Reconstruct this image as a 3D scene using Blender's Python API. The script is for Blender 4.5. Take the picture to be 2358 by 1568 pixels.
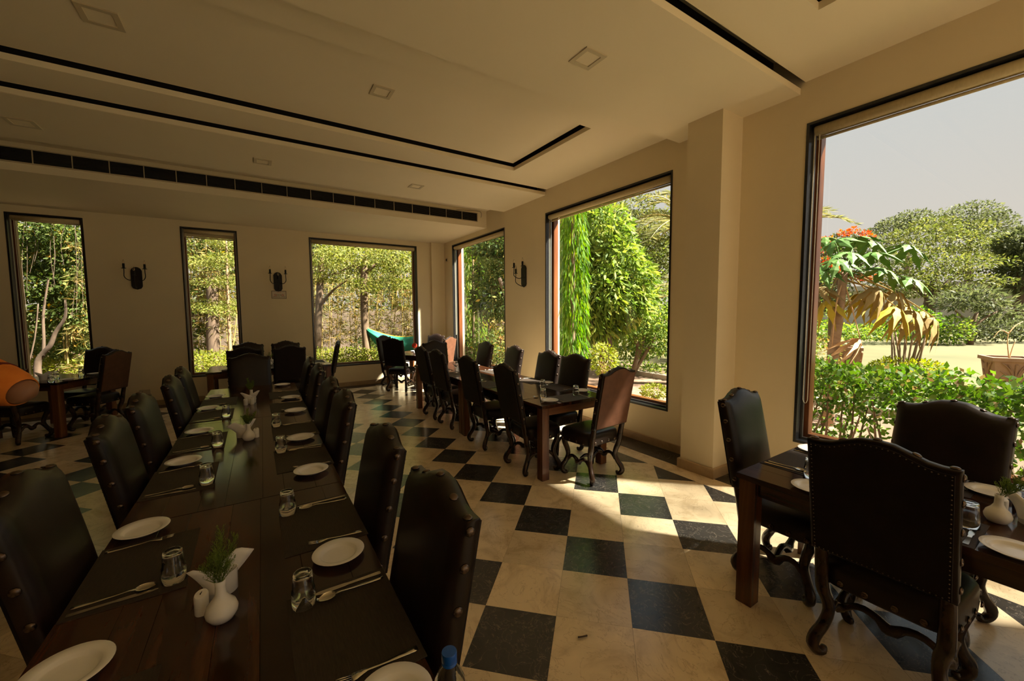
import bpy, bmesh, math, random
import numpy as np
from mathutils import Vector, Matrix, Euler

random.seed(11)
rng = np.random.default_rng(11)
S = bpy.context.scene
for o in list(bpy.data.objects):
    bpy.data.objects.remove(o)
COL = S.collection
PI = math.pi

# ------------------------------------------------------------------ camera
F_PX, CXP, CYP = 922.994, 1179.0, 784.0
RIGHT = Vector((0.840863, -0.541205, -0.006822))
UP = Vector((0.044743, 0.056945, 0.997374))
FWD = Vector((0.539395, 0.838960, -0.072098))
CAM = Vector((0, 0, 1.66))
cd = bpy.data.cameras.new('camera')
cam = bpy.data.objects.new('camera', cd)
COL.objects.link(cam)
cd.sensor_width = 36.0
cd.lens = F_PX / 2358.0 * 36.0
cd.clip_start = 0.02
cd.clip_end = 500
mw = Matrix.Identity(4)
for i in range(3):
    mw[i][0], mw[i][1], mw[i][2], mw[i][3] = RIGHT[i], UP[i], -FWD[i], CAM[i]
cam.matrix_world = mw
S.camera = cam

# ------------------------------------------------------------------ world, sun, exposure
w = bpy.data.worlds.new('sky')
S.world = w
w.use_nodes = True
nt = w.node_tree
nt.nodes.clear()
tc = nt.nodes.new('ShaderNodeTexCoord')
sx = nt.nodes.new('ShaderNodeSeparateXYZ')
cr = nt.nodes.new('ShaderNodeValToRGB')
bg = nt.nodes.new('ShaderNodeBackground')
ow = nt.nodes.new('ShaderNodeOutputWorld')
nt.links.new(tc.outputs['Generated'], sx.inputs[0])
nt.links.new(sx.outputs['Z'], cr.inputs[0])
nt.links.new(cr.outputs[0], bg.inputs[0])
nt.links.new(bg.outputs[0], ow.inputs[0])
e = cr.color_ramp.elements
e[0].position, e[0].color = 0.0, (0.92, 0.80, 0.68, 1)
e[1].position, e[1].color = 1.0, (0.62, 0.72, 0.82, 1)
k = e.new(0.22); k.color = (0.84, 0.79, 0.74, 1)
k = e.new(0.50); k.color = (0.72, 0.77, 0.80, 1)
bg.inputs[1].default_value = 0.296
sl = bpy.data.lights.new('sun', 'SUN')
sl.energy = 12.5
sl.color = (1.0, 0.91, 0.76)
sl.angle = math.radians(2.4)
sun = bpy.data.objects.new('sun', sl)
COL.objects.link(sun)
SUN_DIR = Vector((0.73 * math.cos(math.radians(50)), -0.68 * math.cos(math.radians(50)), math.sin(math.radians(50)))).normalized()
sun.rotation_euler = SUN_DIR.to_track_quat('Z', 'Y').to_euler()
sun.location = (20, -20, 30)
S.view_settings.view_transform = 'Standard'
S.view_settings.look = 'None'
S.view_settings.gamma = 1
S.view_settings.use_curve_mapping = False
S.view_settings.exposure = 1.52

def ray(px, py):
    return (RIGHT * ((px - CXP) / F_PX) - UP * ((py - CYP) / F_PX) + FWD)
def at(px, py, d):
    """point at depth d (metres along the lens axis)"""
    return CAM + ray(px, py) * d
def at_ax(px, py, ax, val):
    r = ray(px, py)
    return CAM + r * ((val - CAM[ax]) / r[ax])

# ------------------------------------------------------------------ materials
def new_mat(name):
    m = bpy.data.materials.new(name)
    m.use_nodes = True
    return m, m.node_tree, m.node_tree.nodes['Principled BSDF']
def N(t, kind, **kw):
    n = t.nodes.new(kind)
    for k_, v_ in kw.items():
        if k_ in n.inputs: n.inputs[k_].default_value = v_
        else: setattr(n, k_, v_)
    return n
def L(t, a, b): t.links.new(a, b)
def c4(c): return (c[0], c[1], c[2], 1)
def ramp(t, stops):
    n = t.nodes.new('ShaderNodeValToRGB')
    el = n.color_ramp.elements
    el[0].position, el[0].color = stops[0][0], c4(stops[0][1])
    el[1].position, el[1].color = stops[-1][0], c4(stops[-1][1])
    for p_, c_ in stops[1:-1]:
        q = el.new(p_); q.color = c4(c_)
    return n
def coords(t, kind='Object', scale=(1, 1, 1)):
    if kind == 'World':
        g = t.nodes.new('ShaderNodeNewGeometry'); out = g.outputs['Position']
    else:
        g = t.nodes.new('ShaderNodeTexCoord'); out = g.outputs[kind]
    mp = t.nodes.new('ShaderNodeMapping')
    mp.inputs['Scale'].default_value = scale
    L(t, out, mp.inputs['Vector'])
    return mp.outputs[0]
def bump(t, b, height, strength=0.2, dist=0.01):
    n = N(t, 'ShaderNodeBump')
    n.inputs['Strength'].default_value = strength
    n.inputs['Distance'].default_value = dist
    L(t, height, n.inputs['Height'])
    L(t, n.outputs[0], b.inputs['Normal'])
def pmat(name, c1, c2=None, scale=8.0, rough=0.5, metal=0.0, spec=0.5, bmp=0.0, kind='Object', stretch=(1, 1, 1), bdist=0.004, detail=4, rvar=0.0, coat=0.0):
    m, t, b = new_mat(name)
    b.inputs['Roughness'].default_value = rough
    b.inputs['Metallic'].default_value = metal
    b.inputs['Specular IOR Level'].default_value = spec
    b.inputs['Coat Weight'].default_value = coat
    if c2 is None: c2 = c1
    v = coords(t, kind, stretch)
    n = N(t, 'ShaderNodeTexNoise', Scale=scale, Detail=detail)
    L(t, v, n.inputs['Vector'])
    r = ramp(t, [(0.3, c1), (0.7, c2)])
    L(t, n.outputs[0], r.inputs[0])
    out = r.outputs[0]
    if rvar:
        oi = t.nodes.new('ShaderNodeObjectInfo')
        mr = N(t, 'ShaderNodeMapRange')
        mr.inputs['To Min'].default_value = 1 - rvar
        mr.inputs['To Max'].default_value = 1 + rvar
        L(t, oi.outputs['Random'], mr.inputs['Value'])
        hs = N(t, 'ShaderNodeHueSaturation')
        L(t, mr.outputs[0], hs.inputs['Value'])
        L(t, out, hs.inputs['Color'])
        out = hs.outputs[0]
    L(t, out, b.inputs['Base Color'])
    if bmp: bump(t, b, n.outputs[0], bmp, bdist)
    return m

def wood_mat(name, dark, mid, light, rough=0.22, rvar=0.35, axis=1):
    m, t, b = new_mat(name)
    st = [14, 14, 14]; st[axis] = 1.1
    v = coords(t, 'Object', tuple(st))
    oi = t.nodes.new('ShaderNodeObjectInfo')
    add = N(t, 'ShaderNodeVectorMath', operation='MULTIPLY_ADD')
    L(t, v, add.inputs[0]); add.inputs[1].default_value = (1, 1, 1)
    cmb = N(t, 'ShaderNodeVectorMath', operation='SCALE')
    cmb.inputs[0].default_value = (37, 19, 53)
    L(t, oi.outputs['Random'], cmb.inputs['Scale'])
    L(t, cmb.outputs[0], add.inputs[2])
    n = N(t, 'ShaderNodeTexNoise', Scale=1.0, Detail=6.0, Roughness=0.62, Distortion=0.6)
    L(t, add.outputs[0], n.inputs['Vector'])
    r = ramp(t, [(0.28, dark), (0.5, mid), (0.72, light)])
    L(t, n.outputs[0], r.inputs[0])
    mr = N(t, 'ShaderNodeMapRange')
    mr.inputs['To Min'].default_value = 1 - rvar
    mr.inputs['To Max'].default_value = 1 + rvar
    L(t, oi.outputs['Random'], mr.inputs['Value'])
    hs = N(t, 'ShaderNodeHueSaturation')
    L(t, mr.outputs[0], hs.inputs['Value']); L(t, r.outputs[0], hs.inputs['Color'])
    L(t, hs.outputs[0], b.inputs['Base Color'])
    b.inputs['Roughness'].default_value = rough
    b.inputs['Specular IOR Level'].default_value = 0.5
    bump(t, b, n.outputs[0], 0.06, 0.002)
    return m

def marble_mat(name, base, vein, dark, rough, vscale=3.0, fine=14, vw=0.02, amt=0.6, kind='World'):
    m, t, b = new_mat(name)
    v = coords(t, kind)
    oi = t.nodes.new('ShaderNodeObjectInfo')
    sc = N(t, 'ShaderNodeVectorMath', operation='SCALE'); sc.inputs[0].default_value = (31, 57, 11)
    L(t, oi.outputs['Random'], sc.inputs['Scale'])
    ad = N(t, 'ShaderNodeVectorMath', operation='ADD')
    L(t, v, ad.inputs[0]); L(t, sc.outputs[0], ad.inputs[1])
    n1 = N(t, 'ShaderNodeTexNoise', Scale=vscale, Detail=6.0, Roughness=0.6, Distortion=1.6)
    L(t, ad.outputs[0], n1.inputs['Vector'])
    r1 = ramp(t, [(0.30, dark), (0.50, base), (0.75, tuple(min(1, x * 1.1) for x in base))])
    L(t, n1.outputs[0], r1.inputs[0])
    n2 = N(t, 'ShaderNodeTexNoise', Scale=fine, Detail=8.0, Roughness=0.55, Distortion=2.4)
    L(t, ad.outputs[0], n2.inputs['Vector'])
    r2 = ramp(t, [(0.5 - vw, (0, 0, 0)), (0.5, (amt, amt, amt)), (0.5 + vw, (0, 0, 0))])
    L(t, n2.outputs[0], r2.inputs[0])
    mx = N(t, 'ShaderNodeMixRGB')
    L(t, r2.outputs[0], mx.inputs[0]); L(t, r1.outputs[0], mx.inputs[1]); mx.inputs[2].default_value = c4(vein)
    hs = N(t, 'ShaderNodeHueSaturation')
    mr = N(t, 'ShaderNodeMapRange'); mr.inputs['To Min'].default_value = 0.88; mr.inputs['To Max'].default_value = 1.12
    L(t, oi.outputs['Random'], mr.inputs['Value']); L(t, mr.outputs[0], hs.inputs['Value'])
    L(t, mx.outputs[0], hs.inputs['Color'])
    L(t, hs.outputs[0], b.inputs['Base Color'])
    rr = N(t, 'ShaderNodeMapRange'); rr.inputs['To Min'].default_value = rough * 0.8; rr.inputs['To Max'].default_value = rough * 1.3
    L(t, n1.outputs[0], rr.inputs['Value']); L(t, rr.outputs[0], b.inputs['Roughness'])
    return m

LEAF_K = {'far_tree_leaf': 0.62, 'acacia_leaf': 0.58, 'ashoka_leaf': 0.72, 'mango_leaf': 0.95, 'hedge_leaf': 1.25, 'terminalia_leaf': 0.85, 'bamboo_leaf': 0.9, 'creeper_leaf': 0.8, 'lime_leaf': 0.85, 'palm_leaf': 0.75}
def leaf_mat(name, stops, trans=0.35, rough=0.62):
    k_ = LEAF_K.get(name, 1.0)
    stops = [(p_, tuple(q * k_ for q in c_)) for p_, c_ in stops]
    m, t, b = new_mat(name)
    g = t.nodes.new('ShaderNodeNewGeometry')
    r = ramp(t, stops)
    L(t, g.outputs['Random Per Island'], r.inputs[0])
    L(t, r.outputs[0], b.inputs['Base Color'])
    b.inputs['Roughness'].default_value = rough
    b.inputs['Specular IOR Level'].default_value = 0.22
    tr = N(t, 'ShaderNodeBsdfTranslucent')
    hs = N(t, 'ShaderNodeHueSaturation'); hs.inputs['Saturation'].default_value = 1.15; hs.inputs['Value'].default_value = 1.5
    L(t, r.outputs[0], hs.inputs['Color']); L(t, hs.outputs[0], tr.inputs['Color'])
    mx = N(t, 'ShaderNodeMixShader'); mx.inputs[0].default_value = trans
    L(t, b.outputs[0], mx.inputs[1]); L(t, tr.outputs[0], mx.inputs[2])
    L(t, mx.outputs[0], t.nodes['Material Output'].inputs[0])
    return m

def pane_mat():
    m, t, b = new_mat('window_glass')
    t.nodes.remove(b)
    tr = N(t, 'ShaderNodeBsdfTransparent'); tr.inputs[0].default_value = (0.97, 0.985, 0.975, 1)
    gl = N(t, 'ShaderNodeBsdfGlossy'); gl.inputs['Roughness'].default_value = 0.01
    # Schlick reflectance, the same from both sides of the thin sheet
    ge = N(t, 'ShaderNodeNewGeometry')
    dt = N(t, 'ShaderNodeVectorMath', operation='DOT_PRODUCT')
    L(t, ge.outputs['Normal'], dt.inputs[0]); L(t, ge.outputs['Incoming'], dt.inputs[1])
    ab = N(t, 'ShaderNodeMath', operation='ABSOLUTE'); L(t, dt.outputs['Value'], ab.inputs[0])
    om = N(t, 'ShaderNodeMath', operation='SUBTRACT'); om.inputs[0].default_value = 1.0; L(t, ab.outputs[0], om.inputs[1])
    pw = N(t, 'ShaderNodeMath', operation='POWER'); L(t, om.outputs[0], pw.inputs[0]); pw.inputs[1].default_value = 5.0
    fr = N(t, 'ShaderNodeMath', operation='MULTIPLY_ADD'); L(t, pw.outputs[0], fr.inputs[0]); fr.inputs[1].default_value = 0.96; fr.inputs[2].default_value = 0.02
    mx = N(t, 'ShaderNodeMixShader')
    L(t, fr.outputs[0], mx.inputs[0]); L(t, tr.outputs[0], mx.inputs[1]); L(t, gl.outputs[0], mx.inputs[2])
    L(t, mx.outputs[0], t.nodes['Material Output'].inputs[0])
    return m

def glass_mat(name, col=(1, 1, 1), rough=0.0, ior=1.45):
    m, t, b = new_mat(name)
    b.inputs['Base Color'].default_value = c4(col)
    b.inputs['Transmission Weight'].default_value = 1.0
    b.inputs['Roughness'].default_value = rough
    b.inputs['IOR'].default_value = ior
    return m

M = {}
M['wall'] = pmat('cream_paint', (0.855, 0.725, 0.495), (0.88, 0.75, 0.515), 3.0, 0.75, bmp=0.03, kind='World', spec=0.25)
M['bounce_cut_wood'] = wood_mat('bounce_cut_wall_wood', (0.05, 0.022, 0.010), (0.09, 0.04, 0.018), (0.13, 0.06, 0.028), 0.4, 0.1, 2)
M['ceil'] = pmat('ceiling_paint', (0.895, 0.785, 0.565), (0.915, 0.805, 0.585), 2.0, 0.72, bmp=0.02, kind='World', spec=0.25)
M['gap_shade'] = pmat('slot_shade_black', (0.02, 0.018, 0.015), rough=0.9)  # black paint stands in for shade inside the ceiling slots
M['exterior'] = pmat('exterior_plaster', (0.60, 0.43, 0.34), (0.66, 0.48, 0.38), 6, 0.85, kind='World')
M['tile_light'] = marble_mat('beige_marble', (0.81, 0.645, 0.42), (0.42, 0.27, 0.14), (0.60, 0.445, 0.265), 0.20, 3.2, 4.0, 0.010, 0.55)
M['tile_dark'] = marble_mat('black_marble', (0.034, 0.033, 0.031), (0.26, 0.21, 0.16), (0.018, 0.018, 0.019), 0.22, 6.0, 7.0, 0.010, 0.65)
M['grout'] = pmat('grout', (0.16, 0.11, 0.07), rough=0.9)
M['skirt'] = marble_mat('skirting_marble', (0.46, 0.33, 0.19), (0.30, 0.19, 0.10), (0.38, 0.27, 0.15), 0.3, 3, 7, 0.008, 0.4)
M['granite'] = pmat('black_granite', (0.008, 0.008, 0.009), (0.022, 0.022, 0.024), 60, 0.28, kind='World')
M['alu'] = pmat('aluminium_track', (0.30, 0.30, 0.29), rough=0.3, metal=0.9)
M['frame_wood'] = wood_mat('window_wood', (0.10, 0.030, 0.010), (0.17, 0.055, 0.018), (0.25, 0.09, 0.03), 0.32, 0.1, 2)
M['pane'] = pane_mat()
M['blind'] = pmat('blind_fabric', (0.62, 0.50, 0.28), (0.70, 0.58, 0.34), 60, 0.85, kind='World', stretch=(1, 1, 0.1))
M['cord'] = pmat('blind_cord', (0.72, 0.66, 0.52), rough=0.6)
M['wood'] = wood_mat('sheesham_wood', (0.016, 0.006, 0.003), (0.040, 0.014, 0.006), (0.090, 0.031, 0.012), 0.14, 0.45, 1)
M['wood_leg'] = wood_mat('sheesham_leg_wood', (0.060, 0.019, 0.008), (0.135, 0.046, 0.016), (0.23, 0.088, 0.030), 0.26, 0.3, 2)
M['chair_wood'] = pmat('carved_dark_wood', (0.016, 0.008, 0.005), (0.045, 0.022, 0.012), 18, 0.26, spec=0.5)
M['leather'] = pmat('dark_leather', (0.010, 0.006, 0.0045), (0.020, 0.011, 0.0085), 9, 0.38, bmp=0.10, spec=0.36, bdist=0.003, rvar=0.2)
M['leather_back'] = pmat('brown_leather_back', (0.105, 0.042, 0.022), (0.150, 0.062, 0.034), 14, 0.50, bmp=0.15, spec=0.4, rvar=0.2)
M['leather_back_shaded'] = pmat('shaded_leather_back', (0.010, 0.0065, 0.005), (0.016, 0.010, 0.008), 14, 0.6, bmp=0.15, spec=0.2, rvar=0.2)  # same leather as the brown backs, darkened for chairs turned from the light
M['stud'] = pmat('dark_nail_head', (0.13, 0.095, 0.075), rough=0.26, metal=0.85)
M['tack'] = pmat('brass_tack', (0.12, 0.09, 0.06), rough=0.35, metal=0.8)
M['china'] = pmat('white_china', (0.90, 0.885, 0.87), (0.92, 0.905, 0.89), 5, 0.14, spec=0.5)
M['china_bright'] = pmat('white_porcelain', (0.88, 0.86, 0.84), (0.90, 0.88, 0.86), 5, 0.18, spec=0.5)
M['steel'] = pmat('polished_steel', (0.62, 0.58, 0.50), rough=0.16, metal=1.0)
M['glass'] = glass_mat('tumbler_glass')
M['napkin'] = pmat('white_paper', (0.86, 0.83, 0.80), (0.90, 0.87, 0.84), 12, 0.85, bmp=0.05)
M['hole'] = pmat('hole_dark', (0.02, 0.02, 0.02), rough=0.9)
M['sprig'] = leaf_mat('sprig_green', [(0.0, (0.10, 0.17, 0.025)), (1.0, (0.25, 0.33, 0.07))], 0.3)
M['iron'] = pmat('black_iron', (0.007, 0.006, 0.006), rough=0.45, metal=0.3)
M['bulb'] = glass_mat('candle_bulb', (1.0, 0.92, 0.78))
M['white_metal'] = pmat('cream_metal', (0.62, 0.52, 0.34), rough=0.45)
M['duct'] = pmat('duct_dark', (0.010, 0.010, 0.010), rough=0.9)
M['slat'] = pmat('grille_slat', (0.060, 0.056, 0.046), rough=0.5)
M['plastic_white'] = pmat('switch_plastic', (0.62, 0.52, 0.38), rough=0.4)
M['signboard'] = pmat('sign_white', (0.74, 0.62, 0.46), rough=0.5)
M['sign_red'] = pmat('sign_red', (0.55, 0.07, 0.03), rough=0.5)
M['sign_black'] = pmat('sign_black', (0.03, 0.02, 0.015), rough=0.5)
M['orange'] = pmat('orange_cotton', (0.82, 0.22, 0.025), (0.88, 0.27, 0.035), 25, 0.8, bmp=0.1)
M['maroon'] = pmat('maroon_trim', (0.17, 0.015, 0.01), rough=0.8)
M['skin'] = pmat('brown_skin', (0.30, 0.14, 0.075), (0.34, 0.165, 0.09), 10, 0.5)
M['hair'] = pmat('black_hair', (0.012, 0.010, 0.009), rough=0.4)
M['trouser'] = pmat('dark_trousers', (0.03, 0.03, 0.035), rough=0.8)
M['bottle'] = glass_mat('bottle_plastic', (0.93, 0.96, 0.96), 0.02, 1.2)
M['blue_cap'] = pmat('blue_plastic', (0.005, 0.085, 0.42), rough=0.35)
def placemat_mat():
    m, t, b = new_mat('woven_vinyl')
    v = coords(t, 'Object')
    wv = N(t, 'ShaderNodeTexWave', Scale=95.0, Distortion=0.0); wv.bands_direction = 'X'
    wv2 = N(t, 'ShaderNodeTexWave', Scale=95.0, Distortion=0.0); wv2.bands_direction = 'Y'
    n = N(t, 'ShaderNodeTexNoise', Scale=3.0, Detail=2.0)
    st = N(t, 'ShaderNodeMapping'); st.inputs['Scale'].default_value = (90, 8, 1)
    L(t, v, st.inputs[0]); L(t, st.outputs[0], n.inputs['Vector'])
    for q in (wv, wv2): L(t, v, q.inputs['Vector'])
    mul = N(t, 'ShaderNodeMath', operation='MULTIPLY')
    L(t, wv.outputs[1], mul.inputs[0]); L(t, wv2.outputs[1], mul.inputs[1])
    r = ramp(t, [(0.0, (0.010, 0.008, 0.006)), (0.5, (0.050, 0.036, 0.027)), (1.0, (0.11, 0.082, 0.060))])
    mx = N(t, 'ShaderNodeMath', operation='MULTIPLY_ADD')
    L(t, n.outputs[0], mx.inputs[0]); mx.inputs[1].default_value = 0.6; 
    ad = N(t, 'ShaderNodeMath', operation='MULTIPLY'); L(t, mul.outputs[0], ad.inputs[0]); ad.inputs[1].default_value = 0.5
    L(t, ad.outputs[0], mx.inputs[2])
    L(t, mx.outputs[0], r.inputs[0])
    L(t, r.outputs[0], b.inputs['Base Color'])
    b.inputs['Roughness'].default_value = 0.6
    b.inputs['Specular IOR Level'].default_value = 0.25
    bump(t, b, mul.outputs[0], 0.5, 0.001)
    return m
M['placemat'] = placemat_mat()
# outdoors
M['lawn'] = pmat('lawn', (0.060, 0.062, 0.017), (0.112, 0.093, 0.033), 0.35, 0.9, kind='World', detail=8)
M['soil'] = pmat('soil', (0.085, 0.055, 0.032), (0.13, 0.085, 0.05), 1.5, 0.95, kind='World')
M['paver'] = pmat('brick_paver', (0.165, 0.098, 0.064), (0.215, 0.135, 0.09), 6, 0.85, kind='World', rvar=0.2)
M['terrace'] = pmat('terrace_paving', (0.30, 0.205, 0.15), (0.37, 0.26, 0.195), 3, 0.85, kind='World')
M['kerb'] = pmat('kerb_stone', (0.30, 0.25, 0.19), (0.40, 0.34, 0.26), 5, 0.9, kind='World')
M['bark'] = pmat('grey_bark', (0.12, 0.075, 0.043), (0.21, 0.14, 0.085), 12, 0.9, bmp=0.4, stretch=(1, 1, 0.3))
M['bark_dark'] = pmat('dark_bark', (0.07, 0.045, 0.028), (0.13, 0.085, 0.055), 12, 0.9, bmp=0.4, stretch=(1, 1, 0.3))
M['bark_pale'] = pmat('pale_bark', (0.24, 0.145, 0.08), (0.33, 0.215, 0.125), 9, 0.85, bmp=0.2, stretch=(1, 1, 3))
M['stone_wall'] = pmat('garden_wall', (0.09, 0.065, 0.045), (0.14, 0.10, 0.07), 2, 0.9, kind='World')
M['pink_wall'] = pmat('pink_plaster', (0.13, 0.078, 0.052), (0.17, 0.105, 0.07), 2, 0.9, kind='World')
M['house'] = pmat('house_plaster', (0.55, 0.50, 0.45), (0.62, 0.57, 0.51), 1, 0.9, kind='World')
M['house_roof'] = pmat('house_roof', (0.40, 0.37, 0.33), (0.46, 0.42, 0.38), 1, 0.8, kind='World')
M['terracotta'] = pmat('clay_planter', (0.28, 0.15, 0.09), (0.35, 0.20, 0.125), 6, 0.9, bmp=0.3)
M['hammock'] = pmat('hammock_green', (0.010, 0.20, 0.12), (0.013, 0.25, 0.15), 5, 0.6)
M['hammock_edge'] = pmat('hammock_yellow', (0.85, 0.45, 0.03), rough=0.7)
M['dry'] = pmat('dry_stem', (0.46, 0.27, 0.13), (0.56, 0.36, 0.18), 20, 0.9)
M['bamboo'] = pmat('bamboo_cane', (0.34, 0.26, 0.08), (0.46, 0.33, 0.10), 8, 0.5)
M['leaf_hedge'] = leaf_mat('hedge_leaf', [(0.0, (0.035, 0.072, 0.012)), (0.55, (0.075, 0.145, 0.02)), (0.9, (0.135, 0.205, 0.035)), (1.0, (0.20, 0.13, 0.06))])
M['leaf_lime'] = leaf_mat('lime_leaf', [(0.0, (0.13, 0.17, 0.02)), (0.6, (0.25, 0.28, 0.035)), (1.0, (0.37, 0.34, 0.06))])
M['leaf_mango'] = leaf_mat('mango_leaf', [(0.0, (0.06, 0.11, 0.02)), (0.5, (0.16, 0.24, 0.045)), (0.85, (0.30, 0.38, 0.07)), (1.0, (0.42, 0.40, 0.12))])
M['leaf_ashoka'] = leaf_mat('ashoka_leaf', [(0.0, (0.07, 0.17, 0.015)), (0.6, (0.16, 0.33, 0.03)), (1.0, (0.34, 0.42, 0.06))], 0.45)
M['leaf_dark'] = leaf_mat('dark_leaf', [(0.0, (0.02, 0.04, 0.010)), (0.6, (0.05, 0.085, 0.022)), (0.93, (0.10, 0.14, 0.035)), (1.0, (0.38, 0.30, 0.05))])
M['leaf_acacia'] = leaf_mat('acacia_leaf', [(0.0, (0.11, 0.14, 0.035)), (0.6, (0.20, 0.23, 0.06)), (1.0, (0.33, 0.32, 0.10))])
M['leaf_far'] = leaf_mat('far_tree_leaf', [(0.0, (0.09, 0.11, 0.045)), (0.6, (0.15, 0.175, 0.075)), (1.0, (0.23, 0.24, 0.11))])
M['leaf_terminalia'] = leaf_mat('terminalia_leaf', [(0.0, (0.11, 0.14, 0.025)), (0.6, (0.22, 0.24, 0.045)), (1.0, (0.36, 0.32, 0.10))])
M['leaf_bamboo'] = leaf_mat('bamboo_leaf', [(0.0, (0.09, 0.10, 0.022)), (0.5, (0.18, 0.165, 0.045)), (0.85, (0.29, 0.205, 0.065)), (1.0, (0.45, 0.26, 0.10))])
M['leaf_creeper'] = leaf_mat('creeper_leaf', [(0.0, (0.045, 0.07, 0.015)), (0.55, (0.10, 0.15, 0.03)), (0.92, (0.22, 0.26, 0.07)), (1.0, (0.55, 0.30, 0.04))])
M['leaf_papaya'] = pmat('papaya_leaf', (0.045, 0.115, 0.013), (0.075, 0.155, 0.02), 4, 0.6, spec=0.2)
M['leaf_yellow'] = pmat('papaya_yellow_leaf', (0.30, 0.225, 0.010), (0.37, 0.265, 0.02), 4, 0.65, spec=0.25)
M['leaf_wilt'] = pmat('papaya_wilted_leaf', (0.20, 0.135, 0.045), (0.29, 0.20, 0.07), 6, 0.75, spec=0.2)
M['leaf_palm'] = leaf_mat('palm_leaf', [(0.0, (0.14, 0.15, 0.05)), (0.6, (0.24, 0.24, 0.085)), (1.0, (0.38, 0.33, 0.14))])
M['flower_red'] = leaf_mat('red_blossom', [(0.0, (0.45, 0.06, 0.015)), (1.0, (0.65, 0.14, 0.04))])
M['petal'] = pmat('hibiscus_petal', (0.62, 0.035, 0.008), (0.72, 0.07, 0.015), 12, 0.6)
# ------------------------------------------------------------------ mesh helpers
class MB:
    def __init__(s): s.v = []; s.f = []; s.mi = []
    def add(s, vs, fs, mi=0):
        k = len(s.v); s.v += [tuple(p) for p in vs]
        s.f += [tuple(i + k for i in f) for f in fs]; s.mi += [mi] * len(fs)
        return s
    def box(s, x0, x1, y0, y1, z0, z1, mi=0):
        return s.add([(x0, y0, z0), (x1, y0, z0), (x1, y1, z0), (x0, y1, z0), (x0, y0, z1), (x1, y0, z1), (x1, y1, z1), (x0, y1, z1)],
                     [(0, 3, 2, 1), (4, 5, 6, 7), (0, 1, 5, 4), (1, 2, 6, 5), (2, 3, 7, 6), (3, 0, 4, 7)], mi)
    def cbox(s, x0, x1, y0, y1, z0, z1, c=0.004, mi=0):
        """box with chamfered top edges"""
        return s.add([(x0, y0, z0), (x1, y0, z0), (x1, y1, z0), (x0, y1, z0),
                      (x0, y0, z1 - c), (x1, y0, z1 - c), (x1, y1, z1 - c), (x0, y1, z1 - c),
                      (x0 + c, y0 + c, z1), (x1 - c, y0 + c, z1), (x1 - c, y1 - c, z1), (x0 + c, y1 - c, z1)],
                     [(0, 3, 2, 1), (8, 9, 10, 11), (0, 1, 5, 4), (1, 2, 6, 5), (2, 3, 7, 6), (3, 0, 4, 7),
                      (4, 5, 9, 8), (5, 6, 10, 9), (6, 7, 11, 10), (7, 4, 8, 11)], mi)
    def prism(s, poly, z0, z1, mi=0):
        n = len(poly)
        return s.add([(p[0], p[1], z0) for p in poly] + [(p[0], p[1], z1) for p in poly],
                     [tuple(range(n - 1, -1, -1)), tuple(range(n, 2 * n))] + [(i, (i + 1) % n, n + (i + 1) % n, n + i) for i in range(n)], mi)
    def lathe(s, prof, n=20, c=(0, 0, 0), mi=0, sx=1, sy=1, cap0=True, cap1=True, facet=None):
        vs = []; fs = []
        for j, (r, z) in enumerate(prof):
            for i in range(n):
                a = 2 * PI * i / n
                rr = r * (facet(j, i) if facet else 1)
                vs.append((c[0] + rr * math.cos(a) * sx, c[1] + rr * math.sin(a) * sy, c[2] + z))
        for j in range(len(prof) - 1):
            for i in range(n):
                fs.append((j * n + i, j * n + (i + 1) % n, (j + 1) * n + (i + 1) % n, (j + 1) * n + i))
        if cap0: fs.append(tuple(range(n - 1, -1, -1)))
        if cap1: fs.append(tuple(range((len(prof) - 1) * n, len(prof) * n)))
        return s.add(vs, fs, mi)
    def tube(s, path, rad, n=6, mi=0, flat=1.0, cap=True):
        path = [Vector(p) for p in path]
        if not hasattr(rad, '__len__'): rad = [rad] * len(path)
        vs = []; fs = []; prev = None
        for j, p in enumerate(path):
            a = path[max(0, j - 1)]; b = path[min(len(path) - 1, j + 1)]
            t = (b - a).normalized()
            if prev is None:
                h = Vector((0, 0, 1)) if abs(t.z) < 0.9 else Vector((1, 0, 0))
                u = t.cross(h).normalized()
            else:
                u = (prev - t * prev.dot(t)).normalized()
            prev = u
            w_ = t.cross(u)
            for i in range(n):
                an = 2 * PI * (i + 0.5) / n
                vs.append(p + (u * math.cos(an) + w_ * math.sin(an) * flat) * rad[j])
        for j in range(len(path) - 1):
            for i in range(n):
                fs.append((j * n + i, j * n + (i + 1) % n, (j + 1) * n + (i + 1) % n, (j + 1) * n + i))
        if cap:
            fs.append(tuple(range(n - 1, -1, -1))); fs.append(tuple(range((len(path) - 1) * n, len(path) * n)))
        return s.add(vs, fs, mi)
    def xf(s, m, start=0):
        for i in range(start, len(s.v)): s.v[i] = tuple(m @ Vector(s.v[i]))
        return s
    def mesh(s, name, mats, smooth=False):
        me = bpy.data.meshes.new(name)
        me.from_pydata(s.v, [], s.f)
        for m in (mats if isinstance(mats, (list, tuple)) else [mats]): me.materials.append(m)
        if any(s.mi): me.polygons.foreach_set('material_index', s.mi)
        if smooth: me.polygons.foreach_set('use_smooth', [True] * len(me.polygons))
        me.update()
        if smooth and smooth is not True: me.set_sharp_from_angle(angle=math.radians(smooth))
        return me
    def build(s, name, mats, parent=None, smooth=False):
        return obj(name, s.mesh(name, mats, smooth), parent)
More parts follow.
